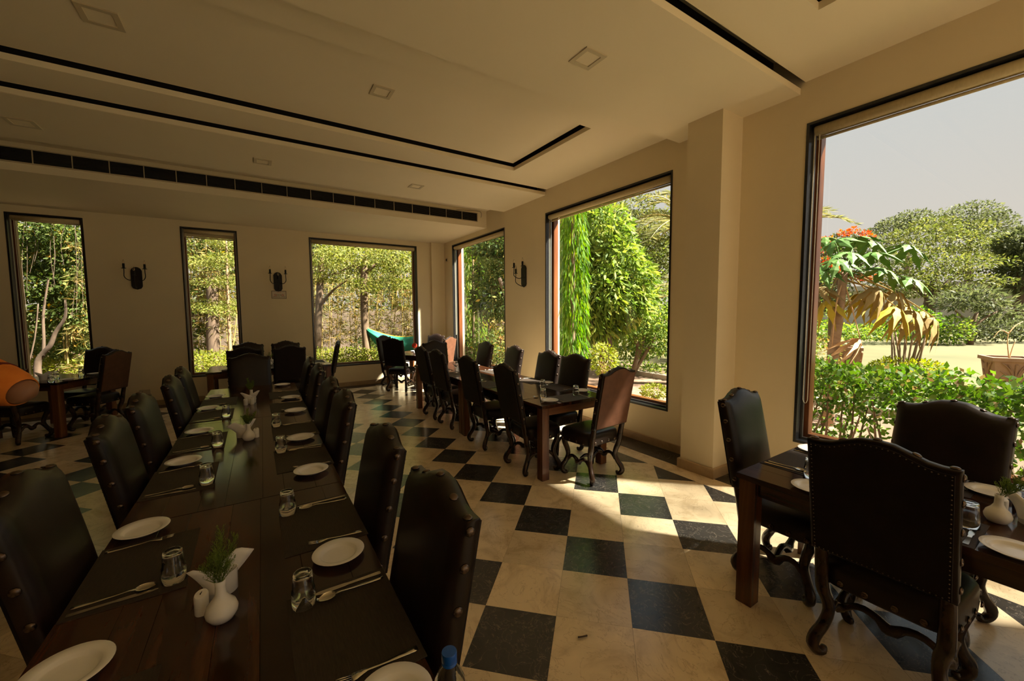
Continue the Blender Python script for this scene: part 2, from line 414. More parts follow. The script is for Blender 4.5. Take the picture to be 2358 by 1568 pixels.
def smooth_path(pts, k=4):
    """Catmull-Rom"""
    P = [Vector(p) for p in pts]; out = []
    for i in range(len(P) - 1):
        a = P[max(0, i - 1)]; b = P[i]; c = P[i + 1]; d = P[min(len(P) - 1, i + 2)]
        for j in range(k):
            t = j / k
            out.append(0.5 * ((2 * b) + (c - a) * t + (2 * a - 5 * b + 4 * c - d) * t * t + (3 * b - a - 3 * c + d) * t ** 3))
    out.append(P[-1])
    return out
def lerp_list(vals, n):
    xs = np.linspace(0, 1, len(vals))
    return list(np.interp(np.linspace(0, 1, n), xs, vals))
def obj(name, me, parent=None, loc=None, rz=0):
    o = bpy.data.objects.new(name, me)
    COL.objects.link(o)
    if parent is not None: o.parent = parent
    if loc is not None: o.location = loc
    if rz: o.rotation_euler = (0, 0, rz)
    return o
def tag(o, label=None, cat=None, group=None, kind=None):
    if label: o['label'] = label
    if cat: o['category'] = cat
    if group: o['group'] = group
    if kind: o['kind'] = kind
    return o
def thing(name, label, cat, loc=(0, 0, 0), rz=0, group=None):
    o = obj(name, None, None, loc, rz)
    o.empty_display_size = 0.1
    return tag(o, label, cat, group)
def struct(o): o['kind'] = 'structure'; return o
def smooth_mod(o, bev=0.0, sub=0):
    if bev:
        m = o.modifiers.new('bevel', 'BEVEL'); m.width = bev; m.segments = 2; m.limit_method = 'ANGLE'; m.angle_limit = math.radians(40)
    if sub:
        m = o.modifiers.new('sub', 'SUBSURF'); m.levels = sub; m.render_levels = sub
    return o

# ------------------------------------------------------------------ the room
XR, YB = 4.092, 9.567          # inner faces of the right and the back wall
XL, YN = -8.0, -4.7            # left wall, wall behind the camera
WT = 0.30                      # wall thickness
ZTOP = 3.95
WZ0, WZ1 = 0.46, 3.258
WIN_R = [(6.60, 9.00), (2.95, 5.325), (-0.75, 1.63), (-4.45, -2.07)]
WIN_B = [(-3.178, -2.318), (-1.066, -0.204), (1.055, 3.408)]
WIN_B2 = (-5.10, -4.24)
def wall_boxes(mb, fn, u0, u1, wins):
    """fn(u0,u1,z0,z1) adds one block"""
    c = u0
    for a, b in sorted(wins):
        fn(c, a, -0.15, ZTOP); fn(a, b, -0.15, WZ0); fn(a, b, WZ1, ZTOP); c = b
    fn(c, u1, -0.15, ZTOP)
def painted(name, fn_axis, u0, u1, wins):
    mb = MB()
    wall_boxes(mb, fn_axis(mb), u0, u1, wins)
    o = mb.build(name, M['wall'])
    return struct(o)
wall_right = painted('wall_right', lambda mb: (lambda a, b, z0, z1: mb.box(XR, XR + 0.27, a, b, z0, z1)), YN, YB + WT, WIN_R)
wall_back = painted('wall_back', lambda mb: (lambda a, b, z0, z1: mb.box(a, b, YB, YB + 0.27, z0, z1)), XL - WT, XR, WIN_B)
# thin outside plaster skins
mb = MB(); wall_boxes(mb, lambda a, b, z0, z1: mb.box(XR + 0.27, XR + WT, a, b, z0, z1), YN, YB + WT, WIN_R)
mb.build('outer_plaster', M['exterior'], wall_right)
mb = MB(); wall_boxes(mb, lambda a, b, z0, z1: mb.box(a, b, YB + 0.27, YB + WT, z0, z1), XL - WT, XR + 0.27, WIN_B)
mb.build('outer_plaster', M['exterior'], wall_back)
struct(MB().box(XL - WT, XL, YN, YB, -0.15, ZTOP).build('wall_left', M['bounce_cut_wood']))  # unseen wall set far out and darkened to cut bounced light
wn = MB()
ADDED_NEAR_WIN = [(0.9, 3.6)]  # unseen window added behind the camera to brighten the room
wall_boxes(wn, lambda a, b, z0, z1: wn.box(a, b, YN - WT, YN, z0, z1), XL - WT, XR + WT, ADDED_NEAR_WIN)
wall_near = struct(wn.build('wall_near', M['wall']))
# pier between the two big windows and the flat pilaster in the far corner
pier = struct(MB().box(3.745, XR, 2.178, 2.535, 0, 3.525).build('pier', M['wall']))
pl = MB(); pl.cbox(3.722, XR, 2.155, 2.558, 0.0, 0.10, 0.006)
pl.build('plinth', M['skirt'], pier)
struct(MB().box(3.752, XR, YB - 0.085, YB, 0, 3.40).build('pilaster', M['wall']))
# skirting
mb = MB()
mb.cbox(XR - 0.018, XR, YN, 2.155, 0, 0.095, 0.004); mb.cbox(XR - 0.018, XR, 2.558, YB - 0.085, 0, 0.095, 0.004)
struct(mb.build('baseboard_right', M['skirt']))
mb = MB(); mb.cbox(XL, 3.752, YB - 0.018, YB, 0, 0.095, 0.004); mb.cbox(3.735, XR - 0.018, YB - 0.103, YB - 0.085, 0, 0.095, 0.004)
struct(mb.build('baseboard_back', M['skirt']))
struct(MB().cbox(XL, XL + 0.018, YN, YB, 0, 0.095, 0.004).build('baseboard_left', M['skirt']))

# ------------------------------------------------------------------ floor: diagonal marble tiles
floor = struct(MB().box(XL - 0.2, XR + 0.25, YN - 0.2, YB + 0.25, -0.15, -0.0025).build('floor', M['grout']))
T_, GX, GY = 0.4, 1.882, 2.751
XC, YC = 3.543, 8.985                       # where the diagonal field is cut
r2 = math.sqrt(0.5)
def tile_c(i, j):                            # centre of tile (i,j)
    a, b = i + 0.5, j + 0.5
    return GX + T_ * r2 * (a - b), GY - T_ * r2 * (a + b)
def clip_poly(poly, ax, val, keep_less):
    out = []
    for k_ in range(len(poly)):
        p, q = poly[k_], poly[(k_ + 1) % len(poly)]
        pin = (p[ax] <= val) if keep_less else (p[ax] >= val)
        qin = (q[ax] <= val) if keep_less else (q[ax] >= val)
        if pin: out.append(p)
        if pin != qin:
            t = (val - p[ax]) / (q[ax] - p[ax])
            out.append((p[0] + (q[0] - p[0]) * t, p[1] + (q[1] - p[1]) * t))
    return out
def in_view(x, y, z=0, m=60):
    d = Vector((x, y, z)) - CAM
    f = d.dot(FWD)
    if f < 0.15: return None
    px = CXP + F_PX * d.dot(RIGHT) / f; py = CYP - F_PX * d.dot(UP) / f
    return f if (-m < px < 2358 + m and -m < py < 1568 + m) else None
hd = T_ * r2 - 0.0009
full = MB().prism([(hd, 0), (0, hd), (-hd, 0), (0, -hd)], -0.008, 0.0)
me_l = full.mesh('tile', M['tile_light']); me_d = full.mesh('tile', M['tile_dark'])
cand = []
for i in range(-45, 45):
    for j in range(-45, 45):
        x, y = tile_c(i, j)
        if not (XL - 0.3 < x < XC + 0.29 and YN - 0.3 < y < YC + 0.29): continue
        cand.append((i, j, x, y, (i - j) % 3 == 0))
vis = sorted([(in_view(c[2], c[3]), c) for c in cand if in_view(c[2], c[3])], key=lambda q: q[0])
chosen = set((c[0], c[1]) for _, c in vis[:300])
rest = {True: MB(), False: MB()}
for i, j, x, y, dk in cand:
    poly = [(x + hd, y), (x, y + hd), (x - hd, y), (x, y - hd)]
    whole = x + hd < XC and y + hd < YC and x - hd > XL + 0.3 and y - hd > YN
    if not whole:
        for ax, val, less in ((0, XC - 0.001, True), (1, YC - 0.001, True), (0, XL + 0.3, False), (1, YN, False)):
            poly = clip_poly(poly, ax, val, less)
            if len(poly) < 3: break
        if len(poly) < 3: continue
    if (i, j) in chosen:
        if whole: obj('tile', me_d if dk else me_l, floor, (x, y, 0))
        else: MB().prism(poly, -0.008, 0.0).build('tile', M['tile_dark' if dk else 'tile_light'], floor)
    else: rest[dk].prism(poly, -0.008, 0.0)
for dk in (True, False):
    tag(rest[dk].build('tile_field', M['tile_dark' if dk else 'tile_light'], floor), kind='stuff')
def strip(x0, x1, y0, y1, step, ax, m, name):
    a0, a1 = (x0, x1) if ax == 0 else (y0, y1)
    n_ = max(1, round((a1 - a0) / step)); g = 0.0008
    for q in range(n_):
        b0, b1 = a0 + (a1 - a0) * q / n_ + g, a0 + (a1 - a0) * (q + 1) / n_ - g
        mb_ = MB()
        if ax == 0: mb_.box(b0, b1, y0 + g, y1 - g, -0.008, 0)
        else: mb_.box(x0 + g, x1 - g, b0, b1, -0.008, 0)
        mb_.build(name, m, floor)
YD, XD = 9.225, 3.742
strip(XD, XR, YN, YD, 0.75, 1, M['tile_dark'], 'border_slab')
strip(XC, XD, YN, YC, 0.6, 1, M['tile_light'], 'border_slab')
strip(XL, XR, YD, YB, 0.75, 0, M['tile_dark'], 'border_slab')
strip(XL, XD, YC, YD, 0.6, 0, M['tile_light'], 'border_slab')
strip(XL, XL + 0.3, YN, YC, 0.9, 1, M['tile_dark'], 'border_slab')

# ------------------------------------------------------------------ ceiling
ceiling = struct(MB().box(XL - WT, XR + WT, YN - WT, YB + WT, 3.90, 3.95).build('ceiling', M['ceil']))
ZB = 3.525
def cpart(mb, name, m='ceil'): return mb.build(name, M[m], ceiling)
# every level hangs below the slab; the open coves between the levels look up into a void darkened with black hangers
cpart(MB().box(XL, XR, 7.30, YB, 3.37, 3.90), 'soffit', 'ceil')
cpart(MB().box(XL, XR, 5.335, 6.62, 3.55, 3.603), 'dropped_panel')
cpart(MB().box(XL, XR, 5.56, 6.62, 3.603, 3.90), 'panel_hanger', 'gap_shade')
cpart(MB().box(XL, XR, 6.62, 7.30, 3.70, 3.72), 'slot_top')
TX1, TY0, TY1, CG = 3.165, 3.31, 4.845, 0.036
mb = MB()
mb.box(XL, XR, TY1, 5.335 - CG, 3.632, 3.682); mb.box(TX1, XR, TY0, TY1, 3.632, 3.682); mb.box(XL, XR, 2.86, TY0, 3.632, 3.682); mb.box(XL, -4.4, TY0, TY1, 3.632, 3.682)
cpart(mb, 'tray_surround')
cpart(MB().box(-4.4, TX1 - CG, TY0 - 0.1, TY1 - CG, 3.715, 3.74), 'tray_centre')
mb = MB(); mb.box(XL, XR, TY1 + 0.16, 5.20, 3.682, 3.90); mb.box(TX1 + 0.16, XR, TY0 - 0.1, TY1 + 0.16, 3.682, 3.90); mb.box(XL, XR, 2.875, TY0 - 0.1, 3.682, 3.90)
cpart(mb, 'tray_hanger', 'gap_shade')
cpart(MB().box(XL, XR, 1.692, 2.868, ZB, 3.578), 'beam')
cpart(MB().box(XL, XR, 1.92, 2.868, 3.578, 3.90), 'beam_core', 'gap_shade')
cpart(MB().box(XL, XR, 2.868, 2.875, ZB, 3.66), 'beam_face')
# near bay
mb = MB()
mb.box(3.20, XR, YN, 1.692 - CG, 3.615, 3.665); mb.box(XL, 3.20, 1.24, 1.692 - CG, 3.615, 3.665); mb.box(XL, -4.4, YN, 1.24, 3.615, 3.665); mb.box(-4.4, 3.2, YN, -3.6, 3.615, 3.665)
cpart(mb, 'tray_surround')
cpart(MB().box(-4.4, 3.20 - CG, -3.7, 1.24 - CG, 3.70, 3.72), 'tray_centre')
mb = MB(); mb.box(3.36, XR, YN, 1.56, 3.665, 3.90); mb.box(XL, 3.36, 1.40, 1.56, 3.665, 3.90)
cpart(mb, 'tray_hanger', 'gap_shade')
# fine shadow-gap line and edge trim on the dropped panel
tr = MB(); tr.box(XL, XR, 5.327, 5.335, 3.553, 3.566)
struct(tr.build('trim_1', M['ceil']))

# ------------------------------------------------------------------ windows
WN = [0]
def window(axis, a0, a1, base, sgn=1, parent_wall=None, cord_first=True, lab=''):
    WN[0] += 1
    n = WN[0]
    mid = (a0 + a1) / 2
    def P(u, d, z):
        return (base + sgn * d, u, z) if axis == 'x' else (u, base + sgn * d, z)
    e_ = struct(obj('window_%d' % n, None, None, P(mid, 0, WZ0)))
    e_.empty_display_size = 0.1
    off = Vector(e_.location)
    def blk(mb, u0, u1, d0, d1, z0, z1):
        p, q = P(u0, d0, z0), P(u1, d1, z1)
        mb.box(min(p[0], q[0]) - off.x, max(p[0], q[0]) - off.x, min(p[1], q[1]) - off.y, max(p[1], q[1]) - off.y, z0 - off.z, z1 - off.z)
    def ring(mb, u0, u1, z0, z1, th, d0, d1):
        blk(mb, u0, u0 + th, d0, d1, z0, z1); blk(mb, u1 - th, u1, d0, d1, z0, z1)
        blk(mb, u0 + th, u1 - th, d0, d1, z0, z0 + th); blk(mb, u0 + th, u1 - th, d0, d1, z1 - th, z1)
    m_ = MB(); ring(m_, a0, a1, WZ0, WZ1, 0.022, -0.006, 0.125); m_.build('granite_lining', M['granite'], e_)
    m_ = MB(); ring(m_, a0 + 0.022, a1 - 0.022, WZ0 + 0.022, WZ1 - 0.022, 0.018, 0.075, 0.095); m_.build('track', M['alu'], e_)
    m_ = MB(); ring(m_, a0 + 0.004, a1 - 0.004, WZ0 + 0.004, WZ1 - 0.004, 0.062, 0.125, 0.215)
    fw = m_.build('wood_frame', M['frame_wood'], e_)
    smooth_mod(fw, 0.004)
    m_ = MB(); blk(m_, a0 + 0.055, a1 - 0.055, 0.166, 0.172, WZ0 + 0.055, WZ1 - 0.055); m_.build('pane', M['pane'], e_)
    return e_
def blind(axis, a0, a1, base, label, cord_u, drop=0.0, cord_z=1.25):
    def P(u, d, z): return (base + d, u, z) if axis == 'x' else (u, base + d, z)
    mid = (a0 + a1) / 2
    e_ = thing('roller_blind', label, 'blind', P(mid, 0.05, WZ1 - 0.1), 0, 'rolled up window blinds')
    off = Vector(e_.location)
    r_ = lambda u, d, z: tuple(Vector(P(u, d, z)) - off)
    MB().tube([r_(a0 + 0.05, 0.052, WZ1 - 0.068), r_(a1 - 0.05, 0.052, WZ1 - 0.068)], 0.040, 14).build('roll', M['blind'], e_, True)
    if drop:
        m_ = MB()
        p, q = r_(a0 + 0.05, 0.086, WZ1 - 0.09 - drop), r_(a1 - 0.05, 0.089, WZ1 - 0.07)
        m_.box(min(p[0], q[0]), max(p[0], q[0]), min(p[1], q[1]), max(p[1], q[1]), p[2], q[2]); m_.build('fabric', M['blind'], e_)
    MB().tube([r_(a0 + 0.05, 0.088, WZ1 - 0.105 - drop), r_(a1 - 0.05, 0.088, WZ1 - 0.105 - drop)], 0.012, 8).build('bottom_bar', M['blind'], e_, True)
    s_ = 1 if cord_u < mid else -1
    u1, u2 = cord_u, cord_u + s_ * 0.035
    zt = WZ1 - 0.09
    pts = [r_(u1, 0.045, zt), r_(u1, 0.045, cord_z + 0.03), r_(u1 + s_ * 0.008, 0.045, cord_z + 0.006), r_((u1 + u2) / 2, 0.045, cord_z), r_(u2 - s_ * 0.008, 0.045, cord_z + 0.006), r_(u2, 0.045, cord_z + 0.03), r_(u2, 0.045, zt)]
    MB().tube(pts, 0.0035, 5).build('cord', M['cord'], e_)
for a, b in WIN_B: window('y', a, b, YB)
for a, b in WIN_R[:3]: window('x', a, b, XR)
window('x', *WIN_R[3], XR)  # out of view window added to let in more daylight
for a, b in ADDED_NEAR_WIN: window('y', a, b, YN, -1)
blind('y', *WIN_B[0], YB, 'cream roller blind at the top of the leftmost narrow window', WIN_B[0][0] + 0.045, 0.0, 0.78)
blind('y', *WIN_B[1], YB, 'cream roller blind on the narrow window between the two wall sconces', WIN_B[1][0] + 0.045, 0.07, 0.78)
blind('y', *WIN_B[2], YB, 'cream roller blind above the wide window with the green hammock', WIN_B[2][0] + 0.045, 0.0, 0.9)
blind('x', *WIN_R[0], XR, 'cream roller blind on the corner window beside the right wall sconce', WIN_R[0][1] - 0.045, 0.0, 1.1)
blind('x', *WIN_R[1], XR, 'cream roller blind on the window between sconce and pier', WIN_R[1][1] - 0.045, 0.02, 1.0)
blind('x', *WIN_R[2], XR, 'cream roller blind over the large window on the far right', WIN_R[2][1] - 0.045, 0.02, 0.82)

# ------------------------------------------------------------------ ceiling services
vent = thing('air_vent', 'long dark slatted air conditioning grille under the back soffit', 'vent', (0, 7.30, 3.55))
VX0, VX1, VZ0, VZ1 = -4.6, 3.865, -0.077, 0.079
MB().box(VX0, VX1, -0.012, 0.0, VZ0, VZ1).build('duct_opening', M['duct'], vent)
fr = MB(); fr.box(VX0 - 0.012, VX1 + 0.012, -0.030, 0, VZ1, VZ1 + 0.010); fr.box(VX0 - 0.012, VX1 + 0.012, -0.030, 0, VZ0 - 0.010, VZ0)
fr.box(VX1, VX1 + 0.012, -0.030, 0, VZ0, VZ1); fr.box(VX0 - 0.012, VX0, -0.030, 0, VZ0, VZ1)
fr.build('frame', M['white_metal'], vent)
ms = MB(); ms.box(-0.004, 0.004, -0.030, 0, VZ0, VZ1); me_mul = ms.mesh('mullion', M['white_metal'])
sl_ = MB()
for q in range(9):
    z_ = VZ0 + 0.010 + q * 0.0172
    sl_.add([(0.004, -0.028, z_), (0.330, -0.028, z_), (0.330, -0.012, z_ + 0.009), (0.004, -0.012, z_ + 0.009), (0.004, -0.027, z_ + 0.003), (0.330, -0.027, z_ + 0.003)],
            [(0, 1, 2, 3), (4, 5, 2, 3), (0, 1, 5, 4)])
me_sl = sl_.mesh('slats', M['slat'])
x_ = VX1 - 0.334
while x_ > VX0:
    obj('slat_bank', me_sl, vent, (x_, 0, 0)); obj('mullion', me_mul, vent, (x_, 0, 0)); x_ -= 0.334
wire = MB()
wire.tube(smooth_path([(3.40, 7.275, 3.64), (3.70, 7.27, 3.665), (3.90, 7.275, 3.675), (3.955, 7.28, 3.66), (3.965, 7.28, 3.60), (3.955, 7.285, 3.56)], 4), 0.0035, 5)
tag(wire.build('loose_wire', M['iron']), 'thin loose black wire at the right end of the air grille', 'wire')
def downlight(x, y, z, s, label):
    e_ = thing('downlight', label, 'ceiling light', (x, y, z), 0, 'square recessed ceiling lights')
    m_ = MB(); h = s / 2; k_ = h * 0.68
    for a, b, c, d in ((-h, h, -h, -k_), (-h, h, k_, h), (-h, -k_, -k_, k_), (k_, h, -k_, k_)):
        m_.box(a, b, c, d, -0.008, 0.004)
    m_.build('frame', M['white_metal'], e_)
    MB().box(-k_, k_, -k_, k_, -0.002, 0.004).build('lens', M['ceil'], e_)
downlight(2.165, 2.305, ZB, 0.20, 'square recessed light on the beam, nearest the pier')
downlight(1.10, 3.93, 3.715, 0.19, 'small square light inside the middle ceiling tray')
downlight(0.183, 6.016, 3.55, 0.19, 'square grilled light on the dropped panel, middle of its row')
downlight(2.145, 5.979, 3.55, 0.19, 'square light on the dropped panel, nearest the right wall')
downlight(-0.80, 4.0, 3.715, 0.22, 'square light inside the ceiling tray, upper left')
downlight(-1.835, 6.049, 3.55, 0.22, 'square light on the dropped panel, farthest left')

# ------------------------------------------------------------------ wall sconces, sign, socket
def sconce(loc, rz, label):
    e_ = thing('wall_sconce', label, 'wall light', loc, rz, 'black iron candle sconces')
    W_, H_ = 0.075, 0.40
    poly = [(-W_, -0.14), (-0.055, -0.18), (0, -0.20), (0.055, -0.18), (W_, -0.14), (W_, 0.13), (0.055, 0.17), (0.025, 0.19), (0, 0.195), (-0.025, 0.19), (-0.055, 0.17), (-W_, 0.13)]
    m_ = MB().prism(poly, 0, 0.02); m_.xf(Matrix(((1, 0, 0, 0), (0, 0, -1, 0), (0, 1, 0, 0), (0, 0, 0, 1))))
    smooth_mod(m_.build('backplate', M['iron'], e_), 0.004)
    for sx_, yy, zz, sw in ((-1, -0.10, -0.02, 0.135), (1, -0.10, -0.02, 0.135), (0, -0.15, -0.15, 0.0)):
        tip = (sx_ * sw, yy - 0.03, 0.15 if sx_ else 0.03)
        pth = smooth_path([(sx_ * 0.03, -0.02, zz), (sx_ * 0.09, -0.06, zz - 0.02 if sx_ else zz - 0.03), (sx_ * sw, yy - 0.03, zz + 0.03), (tip[0], tip[1], tip[2] - 0.05), tip], 4)
        a = MB().tube(pth, 0.0065, 6).build('arm', M['iron'], e_)
        c = MB().lathe([(0.012, 0), (0.032, 0.004), (0.034, 0.010), (0.012, 0.014), (0.0165, 0.016), (0.0165, 0.085)], 12, tip)
        c.build('candle_cup', M['iron'], a)
        b = MB().lathe([(0.010, 0.084), (0.015, 0.100), (0.016, 0.112), (0.009, 0.135), (0.002, 0.152)], 10, tip)
        b.build('bulb', M['bulb'], a, True)
sconce((-1.700, YB, 2.29), 0, 'black iron candle sconce between the two narrow windows')
sconce((0.452, YB, 2.30), 0, 'black iron candle sconce directly above the no smoking sign')
sconce((XR, 5.945, 2.29), -PI / 2, 'black iron candle sconce on the right wall between two windows')

sg = thing('no_smoking_sign', 'small framed white no smoking zone sign on the back wall', 'sign', (0.460, YB, 2.036))
MB().box(-0.125, 0.125, -0.006, 0, -0.075, 0.075).build('board', M['signboard'], sg)
m_ = MB()
m_.box(-0.131, 0.131, -0.009, 0, 0.070, 0.078); m_.box(-0.131, 0.131, -0.009, 0, -0.078, -0.070); m_.box(-0.131, -0.124, -0.009, 0, -0.070, 0.070); m_.box(0.124, 0.131, -0.009, 0, -0.070, 0.070)
m_.build('frame', M['sign_black'], sg)
def text(body, size, loc, rot, mat, parent, name='lettering', ext=0.0005):
    cu = bpy.data.curves.new(name, 'FONT'); cu.body = body; cu.size = size; cu.align_x = 'CENTER'; cu.align_y = 'CENTER'; cu.extrude = ext
    tmp = bpy.data.objects.new('tmp', cu); COL.objects.link(tmp)
    dg = bpy.context.evaluated_depsgraph_get()
    me = bpy.data.meshes.new_from_object(tmp.evaluated_get(dg))
    bpy.data.objects.remove(tmp)
    me.materials.clear(); me.materials.append(mat)
    o = obj(name, me, parent, loc); o.rotation_euler = rot
    return o
text('THIS IS', 0.026, (0, -0.0068, 0.047), (PI / 2, 0, 0), M['sign_red'], sg)
text('NON', 0.038, (0, -0.0068, -0.006), (PI / 2, 0, 0), M['sign_black'], sg)
text('SMOKING ZONE', 0.030, (0, -0.0068, -0.045), (PI / 2, 0, 0), M['sign_black'], sg)
for s_ in (-1, 1):
    m_ = MB().lathe([(0.017, 0), (0.022, 0), (0.022, 0.0006), (0.017, 0.0006), (0.017, 0)], 20, cap0=False, cap1=False)
    m_.box(-0.017, 0.017, -0.0022, 0.0022, 0, 0.0006); m_.box(-0.010, 0.010, 0.004, 0.008, 0, 0.0006)
    o = m_.build('no_smoking_symbol', M['sign_red'], sg); o.location = (s_ * 0.068, -0.0066, -0.008); o.rotation_euler = (PI / 2, 0.7, 0)
so = thing('power_socket', 'white wall socket plate low on the back wall', 'socket', (-1.70, YB, 0.255))
smooth_mod(MB().box(-0.075, 0.075, -0.012, 0, -0.05, 0.05).build('plate', M['plastic_white'], so), 0.004)
for x_, z_ in ((-0.035, 0.014), (-0.048, -0.008), (-0.022, -0.008)):
    m_ = MB().lathe([(0.006, 0), (0.006, 0.002)], 10); o = m_.build('pin_hole', M['hole'], so); o.location = (x_, -0.0115, z_); o.rotation_euler = (PI / 2, 0, 0)
MB().box(0.015, 0.055, -0.016, -0.012, -0.022, 0.022).build('switch', M['plastic_white'], so)
cm = thing('junction_box', 'small round black cable outlet on the right wall by the corner', 'outlet', (XR, 9.33, 2.945))
o = MB().lathe([(0.028, 0), (0.028, 0.018), (0.020, 0.024)], 12).build('cap', M['iron'], cm, True); o.rotation_euler = (0, -PI / 2, 0)
o = MB().box(-0.05, 0.05, -0.06, 0.06, 0, 0.006).build('plate', M['white_metal'], cm); o.rotation_euler = (0, -PI / 2, 0)
# ------------------------------------------------------------------ chairs
HW = 0.235
def z_top(x):
    a = min(1.0, max(0.0, abs(x) - 0.02) / 0.165)
    return 1.084 + 0.050 * 0.5 * (1 + math.cos(PI * a))
def y_back(z): return -0.192 - (z - 0.5) * 0.19        # front plane of the backrest
TH = 0.068
def make_back():
    xs = [HW * math.sin(PI / 2 * q) for q in np.linspace(-1, 1, 15)]
    ts = [0, 0.025, 0.07, 0.2, 0.35, 0.5, 0.65, 0.8, 0.92, 0.965, 0.99, 1.0]
    fr_, rr = [], []
    vs = []
    for t in ts:
        for side in (0, 1):
            for x in xs:
                z = 0.545 + (z_top(x) - 0.545) * t
                ex = max(0, (abs(x) / HW - 0.86) / 0.14); et = max(0, (t - 0.93) / 0.07, (0.05 - t) / 0.05)
                rnd = min(1, math.hypot(ex, et)) ** 2
                if side == 0:
                    y = y_back(z) + 0.016 * (1 - (x / HW) ** 4) * math.sin(PI * min(1, max(0, t))) ** 0.5 - 0.020 * rnd
                else:
                    y = y_back(z) - TH + 0.008 * rnd
                vs.append((x, y, z))
    n = len(xs); fs = []
    idx = lambda r, s, i: r * 2 * n + s * n + i
    for r in range(len(ts) - 1):
        for i in range(n - 1):
            fs.append((idx(r, 0, i + 1), idx(r, 0, i), idx(r + 1, 0, i), idx(r + 1, 0, i + 1)))
            fs.append((idx(r, 1, i), idx(r, 1, i + 1), idx(r + 1, 1, i + 1), idx(r + 1, 1, i)))
        fs.append((idx(r, 0, 0), idx(r, 1, 0), idx(r + 1, 1, 0), idx(r + 1, 0, 0)))
        fs.append((idx(r, 1, n - 1), idx(r, 0, n - 1), idx(r + 1, 0, n - 1), idx(r + 1, 1, n - 1)))
    R_ = len(ts) - 1
    for i in range(n - 1):
        fs.append((idx(R_, 0, i + 1), idx(R_, 0, i), idx(R_, 1, i), idx(R_, 1, i + 1)))
        fs.append((idx(0, 0, i), idx(0, 0, i + 1), idx(0, 1, i + 1), idx(0, 1, i)))
    return MB().add(vs, fs)
def make_panel():
    xs = np.linspace(-HW + 0.014, HW - 0.014, 13); vs = []; fs = []
    for s_, dy in ((0, -TH + 0.002), (1, -TH - 0.007)):
        for t in (0, 1):
            for x in xs:
                z = 0.556 if t == 0 else z_top(x) - 0.016
                vs.append((x, y_back(z) + dy, z))
    n = 13
    g = lambda s, t, i: s * 2 * n + t * n + i
    for i in range(n - 1):
        fs.append((g(1, 0, i), g(1, 0, i + 1), g(1, 1, i + 1), g(1, 1, i)))
        fs.append((g(1, 1, i), g(1, 1, i + 1), g(0, 1, i + 1), g(0, 1, i)))
        fs.append((g(0, 0, i), g(0, 0, i + 1), g(1, 0, i + 1), g(1, 0, i)))
    for i in (0, n - 1): fs.append((g(0, 0, i), g(1, 0, i), g(1, 1, i), g(0, 1, i)))
    return MB().add(vs, fs)
def make_tacks():
    m_ = MB(); pts = []
    for x in np.linspace(-HW + 0.02, HW - 0.02, 26):
        pts += [(x, 0.562), (x, z_top(x) - 0.022)]
    for z in np.linspace(0.575, 1.05, 26):
        pts += [(-HW + 0.02, z), (HW - 0.02, z)]
    for x, z in pts:
        y = y_back(z) - TH - 0.008; r = 0.0032
        m_.add([(x - r, y, z), (x, y, z - r), (x + r, y, z), (x, y, z + r), (x, y - 0.0028, z)], [(0, 1, 4), (1, 2, 4), (2, 3, 4), (3, 0, 4)])
    return m_
def make_seat():
    n = 28; rows = [(0.362, 1.0, 0.004), (0.372, 1.0, 0.010), (0.44, 1.0, 0.012), (0.463, 1.0, 0.006), (0.478, 0.975, 0), (0.486, 0.90, 0), (0.489, 0.72, 0), (0.491, 0.40, 0)]
    vs = []; fs = []
    for z, k_, o_ in rows:
        for i in range(n):
            a = 2 * PI * i / n
            c_, s_ = math.cos(a), math.sin(a); p = 0.32
            x = math.copysign(abs(c_) ** p, c_); y = math.copysign(abs(s_) ** p, s_)
            hx = 0.228 + 0.012 * y
            vs.append((x * (hx * k_ + o_ * 0.6), 0.005 + y * (0.198 * k_ + o_ * 0.6), z))
    for j in range(len(rows) - 1):
        for i in range(n): fs.append((j * n + i, j * n + (i + 1) % n, (j + 1) * n + (i + 1) % n, (j + 1) * n + i))
    fs.append(tuple(range(n - 1, -1, -1))); fs.append(tuple(range((len(rows) - 1) * n, len(rows) * n)))
    return MB().add(vs, fs)
def leg_mesh(sx_, front):
    if front:
        p = [(0.212, 0.160, 0.39), (0.208, 0.155, 0.335), (0.192, 0.135, 0.270), (0.186, 0.126, 0.205), (0.200, 0.145, 0.140), (0.220, 0.170, 0.090), (0.224, 0.176, 0.050), (0.208, 0.160, 0.020), (0.192, 0.143, 0.020), (0.190, 0.140, 0.040)]
        r = [0.029, 0.029, 0.027, 0.024, 0.025, 0.027, 0.026, 0.023, 0.020, 0.012]
    else:
        p = [(0.206, -0.262, 0.66), (0.206, -0.222, 0.48), (0.205, -0.196, 0.335), (0.192, -0.178, 0.275), (0.186, -0.168, 0.210), (0.198, -0.190, 0.145), (0.216, -0.220, 0.095), (0.222, -0.232, 0.052), (0.208, -0.216, 0.020), (0.193, -0.196, 0.020), (0.190, -0.190, 0.042)]
        r = [0.024, 0.027, 0.029, 0.027, 0.024, 0.025, 0.027, 0.026, 0.023, 0.020, 0.012]
    p = [(x * sx_, y, z) for x, y, z in p]
    sp = smooth_path(p, 3)
    return MB().tube(sp, lerp_list(r, len(sp)), 8)
def wavy(a, b, up=0.026):
    a, b = Vector(a), Vector(b); d = b - a
    ts = [0, .12, .25, .38, .46, .54, .62, .75, .88, 1]; dz = [-0.030, 0.012, 0.026, 0.012, -0.014, -0.014, 0.012, 0.026, 0.012, -0.030]
    rr = [.016, .017, .018, .019, .028, .028, .019, .018, .017, .016]
    sp = smooth_path([a + d * t + Vector((0, 0, z * up / 0.026)) for t, z in zip(ts, dz)], 2)
    return MB().tube(sp, lerp_list(rr, len(sp)), 6)
